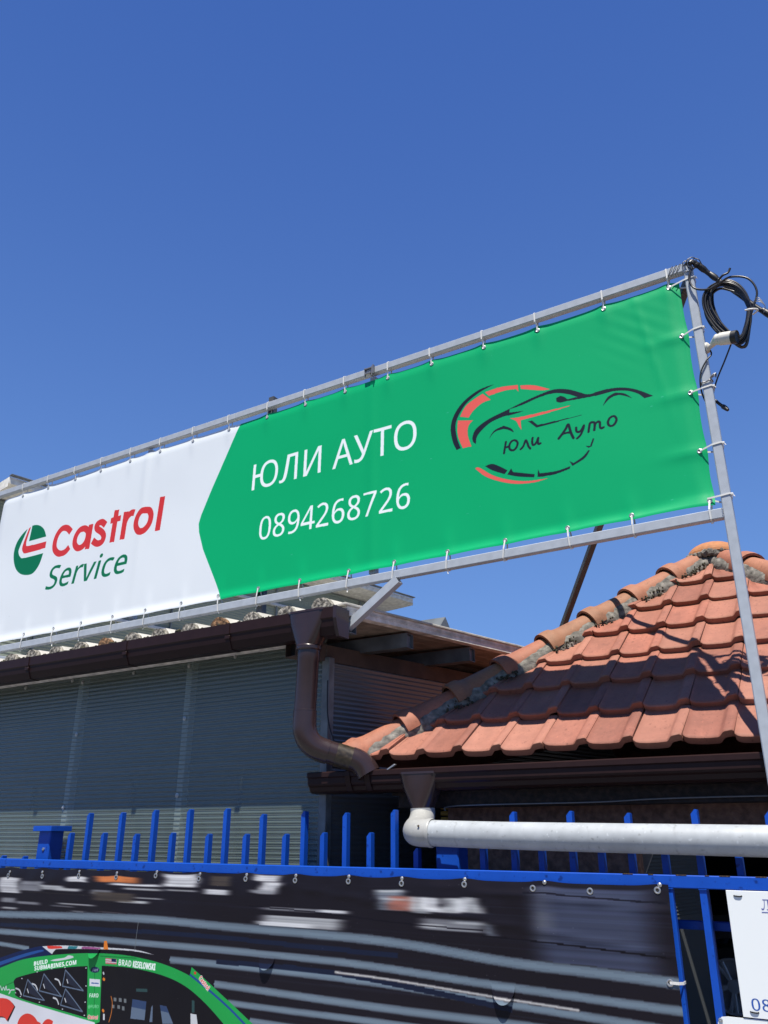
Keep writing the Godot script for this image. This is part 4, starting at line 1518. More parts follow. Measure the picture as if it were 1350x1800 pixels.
	lathe(st, PackedVector2Array([Vector2(0.0325, 0.08), Vector2(0.033, 0.104), Vector2(0.03, 0.106), Vector2(0.024, 0.1), Vector2(0.0, 0.098)]), Transform3D(bb.scaled_local(Vector3(0.9, 0.92, 0.9)), b0), 24)
	part("front_ring", done(st), M.rubber, t)
	st = S()
	tube(st, smooth_path([Vector3(-0.412, 3.64, SZ + 0.0), Vector3(-0.41, 3.61, SZ + 0.012), Vector3(-0.432, 3.58, SZ + 0.026), Vector3(-0.462, 3.53, SZ + 0.028), Vector3(-0.474, 3.47, SZ + 0.024), Vector3(-0.474, 3.42, SZ - 0.01), Vector3(-0.455, 3.36, SZ - 0.03)], 5), 0.0036, 7)
	part("lead", done(st), M.rubber, t)
	st = S()
	tube(st, smooth_path([Vector3(-0.32, 3.625, SZ + 0.03), Vector3(-0.36, 3.57, SZ), Vector3(-0.41, 3.50, SZ - 0.03), Vector3(-0.44, 3.43, SZ - 0.04)], 5), 0.0036, 7)
	part("lead", done(st), M.rubber, t)

	t = thing("wire_clamp", "twisted grey wire tied round the post below the camera", "wire", Vector3(-0.448, 3.47, SZ))
	st = S()
	tube(st, smooth_path([Vector3(-0.47, 3.478, SZ - 0.02), Vector3(-0.4705, 3.478, SZ + 0.021), Vector3(-0.45, 3.476, SZ + 0.0245), Vector3(-0.4265, 3.484, SZ + 0.022), Vector3(-0.4255, 3.49, SZ - 0.02)], 5), 0.003, 6)
	part("loop", done(st), M.wire, t)
	st = S()
	for k in 4:
		tube(st, smooth_path([Vector3(-0.43, 3.488, SZ + 0.022), Vector3(-0.42 + 0.006 * k, 3.495 + 0.006 * (k % 2), SZ + 0.03), Vector3(-0.412 + rng.randf_range(-0.01, 0.012), 3.488 + rng.randf_range(-0.014, 0.02), SZ + 0.024)], 4), 0.0035, 5)
	part("twist", done(st), M.wire, t)

	t = thing("cable_plug", "black plug of a cable end hanging behind the post", "plug", Vector3(-0.41, 3.34, SZ))
	st = S()
	tube(st, PackedVector3Array([Vector3(-0.43, 3.40, SZ - 0.028), Vector3(-0.415, 3.375, SZ - 0.02), Vector3(-0.395, 3.345, SZ - 0.01)]), 0.007, 8)
	part("lead", done(st), M.rubber, t)
	st = S()
	tube(st, PackedVector3Array([Vector3(-0.404, 3.36, SZ - 0.014), Vector3(-0.40, 3.353, SZ - 0.012), Vector3(-0.39, 3.338, SZ - 0.006), Vector3(-0.383, 3.326, SZ - 0.002)]), [0.008, 0.011, 0.010, 0.007], 10)
	part("plug", done(st), M.rubber, t)

# ---------------------------------------------------------------- the fence
const RAIL_Y := 1.437
const FZ := -3.43
const FRONT := -3.335

func fence_bar(h: float) -> ArrayMesh:
	# a flat bar with its top cut slantwise
	var st := S()
	prism(st, PackedVector2Array([Vector2(-0.012, 0.1), Vector2(-0.012, h - 0.017), Vector2(0.003, h), Vector2(0.012, h - 0.002), Vector2(0.012, 0.1)]), Transform3D(Basis.IDENTITY, Vector3(0, 0, -0.015)), 0.03)
	return done(st)

func fence() -> void:
	var t := thing("railing_fence", "bright blue steel railing with tall and short pointed bars", "fence", Vector3(-2.3, 0, FZ))
	for q in [[-7.0, 2.2]]:
		var st := S()
		bar(st, Vector3(q[0], RAIL_Y, FRONT), Vector3(q[1], RAIL_Y, FRONT), 0.036, 0.044, 0.003)
		part("top_rail", done(st), M.blue, t)
	var st := S()
	bar(st, Vector3(-7.0, 0.2, FZ), Vector3(2.2, 0.2, FZ), 0.04, 0.036)
	part("lower_rail", done(st), M.blue, t)
	st = S()
	bar(st, Vector3(-1.7, 1.284, FZ - 0.045), Vector3(2.2, 1.284, FZ - 0.045), 0.03, 0.03)
	part("back_rail", done(st), M.blue, t)
	var tall := [-4.164, -3.892, -3.626, -3.353, -3.097, -2.847, -2.587, -2.336, -2.078, -1.491, -1.236, -0.991, -0.737, -0.477, -0.22, 0.035, 0.29, 0.545, 0.8]
	var short := [-4.32, -4.033, -3.752, -3.479, -3.213, -2.962, -2.709, -2.463, -2.199, -1.63, -1.36, -1.112, -0.866, -0.607, -0.35, -0.09, 0.16, 0.42, 0.67]
	var mt := [fence_bar(1.722), fence_bar(1.712)]
	var ms := [fence_bar(1.604), fence_bar(1.598)]
	for x in tall:
		var h := 0.0 if x < -3.0 else -0.02 if x < -1.6 else -0.036
		part("bar", mt[rng.randi() % 2], M.blue, t, Transform3D(Basis(Vector3(0, 0, 1), rng.randf_range(-0.006, 0.006)), Vector3(x, h, FZ)))
	for x in short:
		part("bar", ms[rng.randi() % 2], M.blue, t, Transform3D(Basis(Vector3(0, 0, 1), rng.randf_range(-0.006, 0.006)), Vector3(x, 0, FZ)))
	part("bar", fence_bar(1.54), M.blue, t, Transform3D(Basis.IDENTITY, Vector3(-1.955, 0, FZ)))
	for x in [-4.715, -4.925, -5.15, -5.4]:
		part("bar", fence_bar(1.472), M.blue, t, Transform3D(Basis.IDENTITY, Vector3(x, 0, FZ)))
	# front frame that carries the banner and the notices: bars welded under the rail
	var mf := S()
	prism(mf, PackedVector2Array([Vector2(-0.012, 0.12), Vector2(-0.012, RAIL_Y - 0.021), Vector2(0.012, RAIL_Y - 0.021), Vector2(0.012, 0.12)]), Transform3D(Basis.IDENTITY, Vector3(0, 0, -0.012)), 0.024)
	var mfm := done(mf)
	for x in [-0.84, -0.722, -0.6, -0.47, -0.34, -0.21]:
		part("front_bar", mfm, M.blue, t, Transform3D(Basis.IDENTITY, Vector3(x, 0, FRONT)))
	st = S()
	bar(st, Vector3(-7.0, 0.14, FRONT), Vector3(2.2, 0.14, FRONT), 0.036, 0.04)
	part("lower_rail", done(st), M.blue, t)
	# posts with folded caps
	for q in [[-4.60, 1.628, -3.51], [-1.82, 1.60, -3.505]]:
		st = S()
		box(st, Vector3(q[0], q[1] * 0.5, q[2]), Vector3(0.112, q[1], 0.1), 0.006)
		var po := part("post", done(st), M.blue, t)
		st = S()
		box(st, Vector3(q[0] + 0.005, q[1] + 0.012, q[2]), Vector3(0.17, 0.006, 0.15), 0.002)
		box(st, Vector3(q[0] + 0.005, q[1] + 0.0, q[2] + 0.075), Vector3(0.17, 0.03, 0.005), 0.002)
		box(st, Vector3(q[0] + 0.088, q[1] + 0.0, q[2]), Vector3(0.005, 0.03, 0.15), 0.002)
		box(st, Vector3(q[0] - 0.078, q[1] + 0.0, q[2]), Vector3(0.005, 0.03, 0.15), 0.002)
		part("cap", done(st), M.blue, po)
		if q[0] < -4.0:
			st = S()
			ring(st, Vector3(q[0] + 0.01, 1.51, q[2] + 0.0505), 0.0005, 0.011, 0.004, Vector3(0, 0, 1), 6)
			part("bolt", done(st), M.metal, po)
	# rust where the paint has gone along the top edge
	for x in [-0.985, -0.79, -0.70, -0.64, -0.52, -0.9]:
		st = S()
		var w := rng.randf_range(0.012, 0.04)
		box(st, Vector3(x, RAIL_Y + 0.0215, FRONT + 0.0145), Vector3(w, 0.003, 0.0085), 0.001)
		part("rust_patch", done(st), M.rust, t)
	# weld lumps under the rail
	st = S()
	for x in [-0.84, -0.722, -0.6]:
		for k in 4:
			box(st, Vector3(x - 0.01 + 0.007 * k, RAIL_Y - 0.023, FRONT + 0.013), Vector3(0.008, 0.006, 0.008), 0.002)
	part("weld", done(st), M.blue, t)

const SCREWS := [[-4.661, 1.394], [-4.365, 1.399], [-4.046, 1.408], [-3.741, 1.406], [-3.445, 1.417], [-3.14, 1.412], [-2.835, 1.414], [-2.538, 1.416], [-2.24, 1.418], [-1.962, 1.416], [-1.66, 1.420], [-1.312, 1.418], [-0.868, 1.421]]
const FEYES := [[-4.67, 1.373], [-4.359, 1.375], [-4.046, 1.386], [-3.741, 1.385], [-3.449, 1.398], [-3.144, 1.39], [-2.838, 1.396], [-2.541, 1.396], [-2.242, 1.399], [-1.963, 1.397], [-1.662, 1.402], [-1.362, 1.399], [-1.13, 1.399], [-0.878, 1.404], [-0.869, 1.112]]

func fence_cloth_at(x: float, y: float) -> Vector3:
	var z := -3.302
	z += 0.006 * smooth_noise.get_noise_2d(x * 1.1 + 9.0, y * 1.4) + 0.0012 * smooth_noise.get_noise_2d(x * 5.0, y * 5.0 + 30.0)
	var hi := clampf((y - 1.33) / 0.1, 0.0, 1.0)
	var py := y
	var top := 1.424 - 0.014 * clampf((-x - 2.0) / 2.6, 0.0, 1.0)
	py += (top - 1.42) * hi
	var near := 0.0
	for s in SCREWS:
		near = maxf(near, bell(x - s[0], 0.06))
	py -= 0.008 * (1.0 - near) * hi
	z = lerpf(z, -3.3115, hi * hi * 0.8)
	z += 0.003 * sin(x * 38.0) * hi * (1.0 - hi) * 2.0
	# long slanting creases
	z += 0.0035 * bell((y - 1.36) + 0.06 * (x + 1.2), 0.012) * clampf((x + 2.0) * 2.0, 0.0, 1.0)
	z += 0.0035 * bell((y - 1.235) + 0.1 * (x + 1.2), 0.014) * clampf((x + 3.2) * 0.7, 0.0, 1.0)
	return Vector3(x, py, z)

func fence_banner() -> void:
	var t := thing("fence_banner", "dark printed banner of a green racing car hung on the blue railing", "banner", Vector3(-3, 0.3, -3.302))
	var x0 := -4.9
	var x1 := -0.838
	var y0 := 0.30
	var y1 := 1.424
	var ppm := 4096.0 / (x1 - x0)
	var hpx := int(round((y1 - y0) * ppm / 2.0)) * 2
	var at := func(x: float, y: float) -> Vector2: return Vector2((x - x0) * ppm, (y1 - y) * ppm)
	var ink := {"st": Color(0.105, 0.14, 0.178), "nv": Color(0.00912, 0.01292, 0.0304), "wt": Color(0.38, 0.38, 0.38), "ln": Color(0.00608, 0.00532, 0.00912), "navy": Color(0.00608, 0.01368, 0.057), "blue": Color(0.0152, 0.0608, 0.2128), "k": Color(0.00684, 0.00608, 0.00912), "kk": Color(0.0076, 0.00608, 0.0076), "w": Color(0.456, 0.4788, 0.5016), "white": Color(0.5168, 0.532, 0.5776), "red": Color(0.5168, 0.038, 0.0266), "teal": Color(0.0228, 0.152, 0.1824), "purple": Color(0.228, 0.0608, 0.1672), "orange": Color(0.57, 0.1672, 0.0228), "gr": Color(0.1216, 0.1368, 0.1444), "lg": Color(0.0152, 0.2736, 0.057), "dk": Color(0.00456, 0.0912, 0.0228), "wn": Color(0.0152, 0.01824, 0.03192), "gb": Color(0.0912, 0.1292, 0.19), "nb": Color(0.0266, 0.0494, 0.114), "tg": Color(0.0228, 0.0532, 0.057), "flagr": Color(0.456, 0.1216, 0.1368)}
	for k in ink:
		ink[k] = ink[k].linear_to_srgb()
	var blur := {"w1": Color(0.57, 0.5852, 0.608), "w2": Color(0.38, 0.3952, 0.4104), "g1": Color(0.1976, 0.2052, 0.228), "g2": Color(0.152, 0.1748, 0.2128), "or": Color(0.4712, 0.152, 0.0456), "br": Color(0.057, 0.0456, 0.038), "pk": Color(0.3192, 0.2584, 0.2736), "rd": Color(0.304, 0.1064, 0.076), "p1": Color(0.046, 0.056, 0.098), "p2": Color(0.085, 0.095, 0.13), "p3": Color(0.13, 0.14, 0.165)}
	var dark := Color(0.00988, 0.00836, 0.01216).linear_to_srgb()
	# motion-smeared background: few columns, then stretched
	var bw := 300
	var bh := hpx / 4
	var bg := Image.create(bw, bh, false, Image.FORMAT_RGB8)
	bg.fill(dark)
	var r := RandomNumberGenerator.new()
	r.seed = 21
	for i in 160:
		var c := dark.lerp(Color(0.16, 0.17, 0.22), r.randf() * 0.35)
		bg.fill_rect(Rect2i(r.randi() % bw, r.randi() % bh, 20 + r.randi() % 80, 1), c)
	for e in FENCE_BLUR:
		var a: Vector2 = at.call(e[1], e[2]) * Vector2(float(bw) / 4096.0, float(bh) / hpx)
		var b: Vector2 = at.call(e[3], e[4]) * Vector2(float(bw) / 4096.0, float(bh) / hpx)
		var col: Color = Color(blur[e[0]]).linear_to_srgb()
		# soft smears: full in the middle, fading at both ends, streaked by rows
		var ya := minf(a.y, b.y)
		var yb := maxf(a.y, b.y)
		var panel: bool = e[0][0] == "p"
		for y in range(int(ya) - 1, int(yb) + 2):
			var cover := clampf(y + 1.0 - ya, 0.0, 1.0) * clampf(yb - y, 0.0, 1.0)
			var k := 3.0 * G.get_noise_2d(y * 0.05, float(e[1]) * 7.0) if not panel else 0.0
			var n := 0.86 + 0.3 * G.get_noise_2d(y * 0.45, float(e[1]) * 3.0)
			var wd := maxf(b.x - a.x, 2.0)
			for x in range(int(a.x + k) - 3, int(b.x + k) + 4):
				if x >= 0 and x < bw and y >= 0 and y < bh:
					var f := minf(x - a.x - k, b.x + k - x)
					var edge := smoothstep(-2.0, clampf(wd * 0.2, 1.0, 6.0) if not panel else 9.0, f)
					bg.set_pixel(x, y, bg.get_pixel(x, y).lerp(col, clampf(cover * edge * n, 0.0, 1.0)))
	bg.resize(bw / 2, bh, Image.INTERPOLATE_BILINEAR)
	bg.resize(bw, bh, Image.INTERPOLATE_BILINEAR)
	bg.resize(2048, hpx / 2, Image.INTERPOLATE_CUBIC)
	bg.resize(4096, hpx, Image.INTERPOLATE_BILINEAR)
	# crash barriers sweeping past, their lower edges darker
	var cars := 0
	for i in FENCE_PRINT.size():
		if FENCE_PRINT[i][0] == "poly":
			cars = i
			break
	var soft_ink := ink.duplicate()
	for e in FENCE_PRINT.slice(0, cars):
		var w: float = e[3]
		if e[1] == "st":
			for k in 5:
				soft_ink.st = dark.lerp(ink.st, [0.35, 0.65, 0.85, 1.0, 1.12][k])
				print_list(bg, [[e[0], e[1], e[2], w * [1.16, 1.02, 0.9, 0.72, 0.4][k]]], soft_ink, at, ppm)
		elif e[1] == "wt":
			for k in 3:
				soft_ink.wt = dark.lerp(ink.wt, [0.35, 0.7, 1.0][k])
				print_list(bg, [[e[0], e[1], e[2], w * [1.8, 1.2, 0.6][k]]], soft_ink, at, ppm)
		else:
			print_list(bg, [e], soft_ink, at, ppm)
	bg.resize(1024, hpx / 4, Image.INTERPOLATE_BILINEAR)
	bg.resize(4096, hpx, Image.INTERPOLATE_CUBIC)
	print_list(bg, FENCE_PRINT.slice(cars), ink, at, ppm, 4)
	var w := Color(0.84, 0.87, 0.86)
	print_text(bg, "BUILD", "Droid Sans", true, w, Vector2(-4.317, 0.923), Vector2(-4.21, 0.942), 0.019, 0.0, at, 0.8)
	print_text(bg, "SUBMARINES.COM", "Droid Sans", true, w, Vector2(-4.308, 0.90), Vector2(-3.982, 0.952), 0.02, 0.0, at, 0.8)
	print_text(bg, "BRAD", "Droid Sans", true, w, Vector2(-3.654, 0.971), Vector2(-3.56, 0.9705), 0.028, 0.0, at)
	print_text(bg, "KESELOWSKI", "Droid Sans", true, w, Vector2(-3.547, 0.9705), Vector2(-3.388, 0.968), 0.028, 0.0, at, 1.2)
	print_text(bg, "Ford", "Droid Serif", false, w, Vector2(-3.852, 0.929), Vector2(-3.808, 0.933), 0.013, 0.3, at)
	print_text(bg, "FARO", "Droid Sans", true, w, Vector2(-3.85, 0.81), Vector2(-3.782, 0.816), 0.018, 0.0, at)
	print_text(bg, "@PURO", "Droid Sans", false, Color(0.6, 0.85, 0.68), Vector2(-3.85, 0.763), Vector2(-3.772, 0.769), 0.014, 0.0, at)
	print_text(bg, "Castrol", "Droid Sans", true, w, Vector2(-3.842, 0.716), Vector2(-3.769, 0.72), 0.016, 0.0, at, 2.0)
	print_text(bg, "Castrol", "Droid Sans", true, ink.red, Vector2(-3.842, 0.716), Vector2(-3.769, 0.72), 0.016, 0.0, at)
	print_text(bg, "Castrol", "Droid Sans", true, w, Vector2(-3.095, 0.952), Vector2(-3.035, 0.908), 0.02, 0.0, at, 3.0)
	print_text(bg, "Castrol", "Droid Sans", true, ink.red, Vector2(-3.095, 0.952), Vector2(-3.035, 0.908), 0.02, 0.0, at)
	# grain of the print
	for i in 260:
		var p := Vector2i(r.randi() % 4090, r.randi() % (hpx - 6))
		bg.fill_rect(Rect2i(p.x, p.y, 2 + r.randi() % 4, 2), bg.get_pixelv(p).lerp(Color(0.6, 0.62, 0.65), 0.3))
	bg.resize(2048, hpx / 2, Image.INTERPOLATE_BILINEAR)
	var m := StandardMaterial3D.new()
	m.albedo_texture = ImageTexture.create_from_image(bg)
	m.texture_repeat = false
	m.roughness = 0.38
	m.metallic_specular = 0.28
	part("printed_cloth", cloth(fence_cloth_at, x0, x1, y0, y1, 240, 60), m, t)
	var em := eyelet_mesh(0.0125)
	for e in FEYES:
		part("eyelet", em, null, t, Transform3D(Basis.IDENTITY, fence_cloth_at(e[0], e[1]) + Vector3(0, 0, 0.001)))
	var sm := S()
	lathe(sm, PackedVector2Array([Vector2(0.0085, 0), Vector2(0.008, 0.003), Vector2(0.004, 0.0055), Vector2(0, 0.006)]), Transform3D(Basis(Vector3(1, 0, 0), Vector3(0, 0, 1), Vector3(0, -1, 0)), Vector3.ZERO), 12)
	var smesh := done(sm)
	for e in SCREWS:
		part("screw", smesh, M.metal, t, Transform3D(Basis.IDENTITY, fence_cloth_at(e[0], e[1]) + Vector3(0, 0, 0.001)))
	# half-moon wind flaps cut into the cloth, bulging forward
	for f in [[-3.85, 1.045, 0.044, 0.054], [-2.686, 1.075, 0.046, 0.054], [-1.51, 1.058, 0.05, 0.07]]:
		var v := PackedVector3Array()
		var n := PackedVector3Array()
		var uv := PackedVector2Array()
		var ids := PackedInt32Array()
		var na := 18
		var nr := 5
		for j in nr + 1:
			for i in na + 1:
				var a := PI + PI * i / na
				var q := float(j) / nr
				var x: float = f[0] + cos(a) * f[2] * q
				var y: float = f[1] + sin(a) * f[3] * q
				v.append(fence_cloth_at(x, y) + Vector3(0, 0, 0.0012 + 0.022 * pow(absf(sin(a)) * q, 1.6)))
				uv.append(Vector2((x - x0) / (x1 - x0), (y1 - y) / (y1 - y0)))
				n.append(Vector3(0, 0.5 * q * -sin(a), 1).normalized())
		for j in nr:
			for i in na:
				var a := j * (na + 1) + i
				for k in [a, a + 1, a + na + 2, a, a + na + 2, a + na + 1]:
					ids.append(k)
		var arr := []
		arr.resize(Mesh.ARRAY_MAX)
		arr[Mesh.ARRAY_VERTEX] = v
		arr[Mesh.ARRAY_NORMAL] = n
		arr[Mesh.ARRAY_TEX_UV] = uv
		arr[Mesh.ARRAY_INDEX] = ids
		var fm := ArrayMesh.new()
		fm.add_surface_from_arrays(Mesh.PRIMITIVE_TRIANGLES, arr)
		part("wind_flap", fm, m, t)
	var st := S()
	var e := fence_cloth_at(-0.869, 1.112)
	band(st, PackedVector3Array([e + Vector3(0, 0, 0.003), e + Vector3(0.03, 0.0, 0.004), Vector3(-0.827, 1.111, FRONT + 0.0145), Vector3(-0.8265, 1.111, FRONT + 0.01), Vector3(-0.8265, 1.111, FRONT - 0.013), Vector3(-0.853, 1.111, FRONT - 0.014), e + Vector3(0, 0, -0.006)]), Vector3(0, 1, 0), 0.009, 0.002)
	var o := part("cable_tie", done(st), M.white_tie)
	tag(o, "white cable tie at the right edge of the dark banner on the railing", "cable tie")

func notices() -> void:
	var t := thing("notice_board", "white notice sheet with blue handwriting tied to the railing at the right", "notice", Vector3(-0.4, 1.02, -3.4))
	var st := S()
	box(st, Vector3(-0.298, 1.221, -3.318), Vector3(0.69, 0.386, 0.004), 0.001)
	part("sheet", done(st), M.paper, t)
	letters(t, "Л", "Droid Serif", M.ink_violet, Vector3(-0.534, 1.356, -3.3153), 0.033, 0.03)
	st = S()
	box(st, Vector3(-0.47, 1.349, -3.3155), Vector3(0.13, 0.002, 0.001), 0.0)
	part("underline", done(st), M.ink_violet, t)
	letters(t, "08", "Droid Serif", M.ink_blue, Vector3(-0.611, 1.051, -3.3153), 0.035, 0.06)
	for p in [[-0.605, 1.3965], [-0.605, 1.045], [0.0, 1.396], [0.0, 1.045]]:
		st = S()
		tube(st, smooth_path([Vector3(p[0] - 0.0135, p[1] + 0.001, -3.3162), Vector3(p[0] - 0.008, p[1] + 0.0, -3.3135), Vector3(p[0] + 0.008, p[1] - 0.001, -3.3135), Vector3(p[0] + 0.0135, p[1] + 0.001, -3.3162)], 4), 0.0022, 6)
		part("wire_staple", done(st), M.black_hole, t)
	var t2 := thing("lower_notice", "second white notice sheet screwed to the railing under the handwritten one", "notice", Vector3(-0.4, 0.7, -3.4))
	st = S()
	var poly := PackedVector2Array([Vector2(-0.728, 0.6), Vector2(-0.728, 1.004), Vector2(-0.714, 1.021), Vector2(-0.694, 1.024), Vector2(0.05, 1.024), Vector2(0.05, 0.6)])
	prism(st, poly, Transform3D(Basis.IDENTITY, Vector3(0, 0, -3.322)), 0.003)
	part("sheet", done(st), M.paper, t2)
	st = S()
	ring(st, Vector3(-0.718, 1.012, -3.3188), 0.0005, 0.007, 0.003, Vector3(0, 0, 1), 10)
	part("screw", done(st), M.metal, t2)

func letters(parent: Node, text: String, font: String, m: Material, at: Vector3, cap: float, width: float) -> void:
	var arr := text_mesh(text, font)
	var v: PackedVector3Array = arr[Mesh.ARRAY_VERTEX]
	var lo := Vector3(1e9, 1e9, 0)
	var hi := Vector3(-1e9, -1e9, 0)
	for q in v:
		lo = lo.min(q)
		hi = hi.max(q)
	for i in v.size():
		v[i] = Vector3(at.x + (v[i].x - lo.x) / (hi.x - lo.x) * width, at.y + (v[i].y - lo.y) / (hi.y - lo.y) * cap, at.z)
	var n := PackedVector3Array()
	for i in v.size():
		n.append(Vector3(0, 0, 1))
	var a2 := []
	a2.resize(Mesh.ARRAY_MAX)
	a2[Mesh.ARRAY_VERTEX] = v
	a2[Mesh.ARRAY_NORMAL] = n
	if arr[Mesh.ARRAY_INDEX] != null:
		a2[Mesh.ARRAY_INDEX] = arr[Mesh.ARRAY_INDEX]
	var mesh := ArrayMesh.new()
	mesh.add_surface_from_arrays(Mesh.PRIMITIVE_TRIANGLES, a2)
	part("lettering", mesh, m, parent)

# ---------------------------------------------------------------- the parked car
func parked_car() -> void:
	var zc := -9.55
	var hx := -1.73
	var wb := 2.65
	var t := thing("parked_car", "dark grey estate car with roof rails parked under an added shelter behind the railing", "car", Vector3(hx + wb * 0.5, 0, zc))
	var half := 0.87
	# lower body with wheel arches cut out
	var poly := PackedVector2Array([Vector2(hx - 0.78, 0.28), Vector2(hx - 0.84, 0.5), Vector2(hx - 0.8, 0.74), Vector2(hx - 0.5, 0.86), Vector2(hx + 0.45, 0.95), Vector2(hx + wb + 0.3, 0.98), Vector2(hx + wb + 0.85, 0.95), Vector2(hx + wb + 0.9, 0.6), Vector2(hx + wb + 0.86, 0.3)])
	for w in [hx + wb, hx]:
		poly.append_array(arc2(Vector2(w, 0.33), 0.385, deg_to_rad(-8), deg_to_rad(188), 16))
	var st := S()
	prism(st, poly, Transform3D(Basis.IDENTITY, Vector3(0, 0, zc - half)), half * 2.0, true)
	part("body", done(st), M.car, t)
	# cabin
	st = S()
	var cab := [Vector2(hx + 0.25, 0.92), Vector2(hx + 0.95, 1.28), Vector2(hx + 1.4, 1.345), Vector2(hx + 2.6, 1.34), Vector2(hx + 3.2, 1.26), Vector2(hx + wb + 0.8, 0.95)]
	st.set_smooth_group(1)
	for i in cab.size() - 1:
		var a: Vector2 = cab[i]
		var b: Vector2 = cab[i + 1]
		var ia := lerpf(half - 0.02, half - 0.2, (a.y - 0.93) / 0.5)
		var ib := lerpf(half - 0.02, half - 0.2, (b.y - 0.93) / 0.5)
		quad(st, Vector3(a.x, a.y, zc + ia), Vector3(b.x, b.y, zc + ib), Vector3(b.x, b.y, zc - ib), Vector3(a.x, a.y, zc - ia), Vector3(-(b.y - a.y), b.x - a.x, 0))
		for s in [1.0, -1.0]:
			quad(st, Vector3(a.x, a.y, zc + ia * s), Vector3(b.x, b.y, zc + ib * s), Vector3(b.x, 0.93, zc + (half - 0.02) * s), Vector3(a.x, 0.93, zc + (half - 0.02) * s), Vector3(0, 0.3, s))
	st.set_smooth_group(-1)
	part("cabin", done(st), M.car, t)
	for q in [[hx + 0.62, hx + 1.52, 0], [hx + 1.6, hx + 2.5, 1], [hx + 2.58, hx + 3.15, 2]]:
		st = S()
		var y0 := 0.975
		var y1 := 1.26
		var z0 := zc + lerpf(half - 0.02, half - 0.2, (y0 - 0.93) / 0.5) + 0.004
		var z1 := zc + lerpf(half - 0.02, half - 0.2, (y1 - 0.93) / 0.5) + 0.004
		var lean: float = [0.42, 0.0, 0.0][q[2]]
		var lean2: float = [0.0, 0.0, -0.28][q[2]]
		quad(st, Vector3(q[0], y0, z0), Vector3(q[1], y0, z0), Vector3(q[1] + lean2, y1, z1), Vector3(q[0] + lean, y1, z1), Vector3(0, 0.3, 1))
		part("window", done(st), M.glass, t)
	for x in [hx + 0.55, hx + 1.56, hx + 2.54]:
		st = S()
		bar(st, Vector3(x, 0.4, zc + half + 0.001), Vector3(x, 0.93, zc + half + 0.001), 0.006, 0.003, 0.0)
		part("door_line", done(st), M.rubber, t)
	for x in [hx + 1.38, hx + 2.36]:
		st = S()
		box(st, Vector3(x, 0.82, zc + half + 0.016), Vector3(0.2, 0.028, 0.022), 0.008)
		part("door_handle", done(st), M.alloy, t)
	st = S()
	tube(st, smooth_path([Vector3(hx - 0.02 + 1.0, 1.29, zc + half - 0.2), Vector3(hx + 1.15, 1.35, zc + half - 0.2), Vector3(hx + 2.0, 1.395, zc + half - 0.2), Vector3(hx + 2.7, 1.375, zc + half - 0.2), Vector3(hx + 2.95, 1.29, zc + half - 0.2)], 6), 0.018, 8)
	part("roof_rail", done(st), M.alloy, t)
	st = S()
	box(st, Vector3(hx + 0.72, 1.03, zc + half + 0.09), Vector3(0.1, 0.13, 0.17), 0.03)
	part("mirror", done(st), M.car, t)
	st = S()
	box(st, Vector3(hx - 0.68, 0.70, zc + half - 0.06), Vector3(0.24, 0.1, 0.14), 0.03)
	part("headlight", done(st), M.lamp, t)
	for x in [hx, hx + wb]:
		for s in [1.0, -1.0]:
			wheel(t, Vector3(x, 0.33, zc + (half - 0.09) * s), s)

func wheel(parent: Node, c: Vector3, s: float) -> void:
	var xf := Transform3D(Basis(Vector3(1, 0, 0), Vector3(0, 0, s), Vector3(0, -s, 0)), c)
	var st := S()
	lathe(st, PackedVector2Array([Vector2(0.225, -0.1), Vector2(0.31, -0.1), Vector2(0.33, -0.07), Vector2(0.33, 0.07), Vector2(0.31, 0.1), Vector2(0.24, 0.1), Vector2(0.225, 0.085)]), xf, 40)
	var ty := part("tyre", done(st), M.rubber, parent)
	st = S()
	lathe(st, PackedVector2Array([Vector2(0.228, 0.09), Vector2(0.222, 0.098), Vector2(0.205, 0.085), Vector2(0.2, 0.0), Vector2(0.0, 0.0)]), xf, 40)
	for k in 5:
		var a := TAU * k / 5.0 + 0.45
		for d in [-0.13, 0.13]:
			var p := Vector3(cos(a) * 0.04, 0.07, sin(a) * 0.04)
			var q := Vector3(cos(a + d) * 0.21, 0.085, sin(a + d) * 0.21)
			bar(st, xf * p, xf * q, 0.034, 0.03, 0.007, Vector3(0, 0, s))
	lathe(st, PackedVector2Array([Vector2(0.06, 0.05), Vector2(0.055, 0.085), Vector2(0.0, 0.09)]), xf, 20)
	part("rim", done(st), M.alloy, ty)

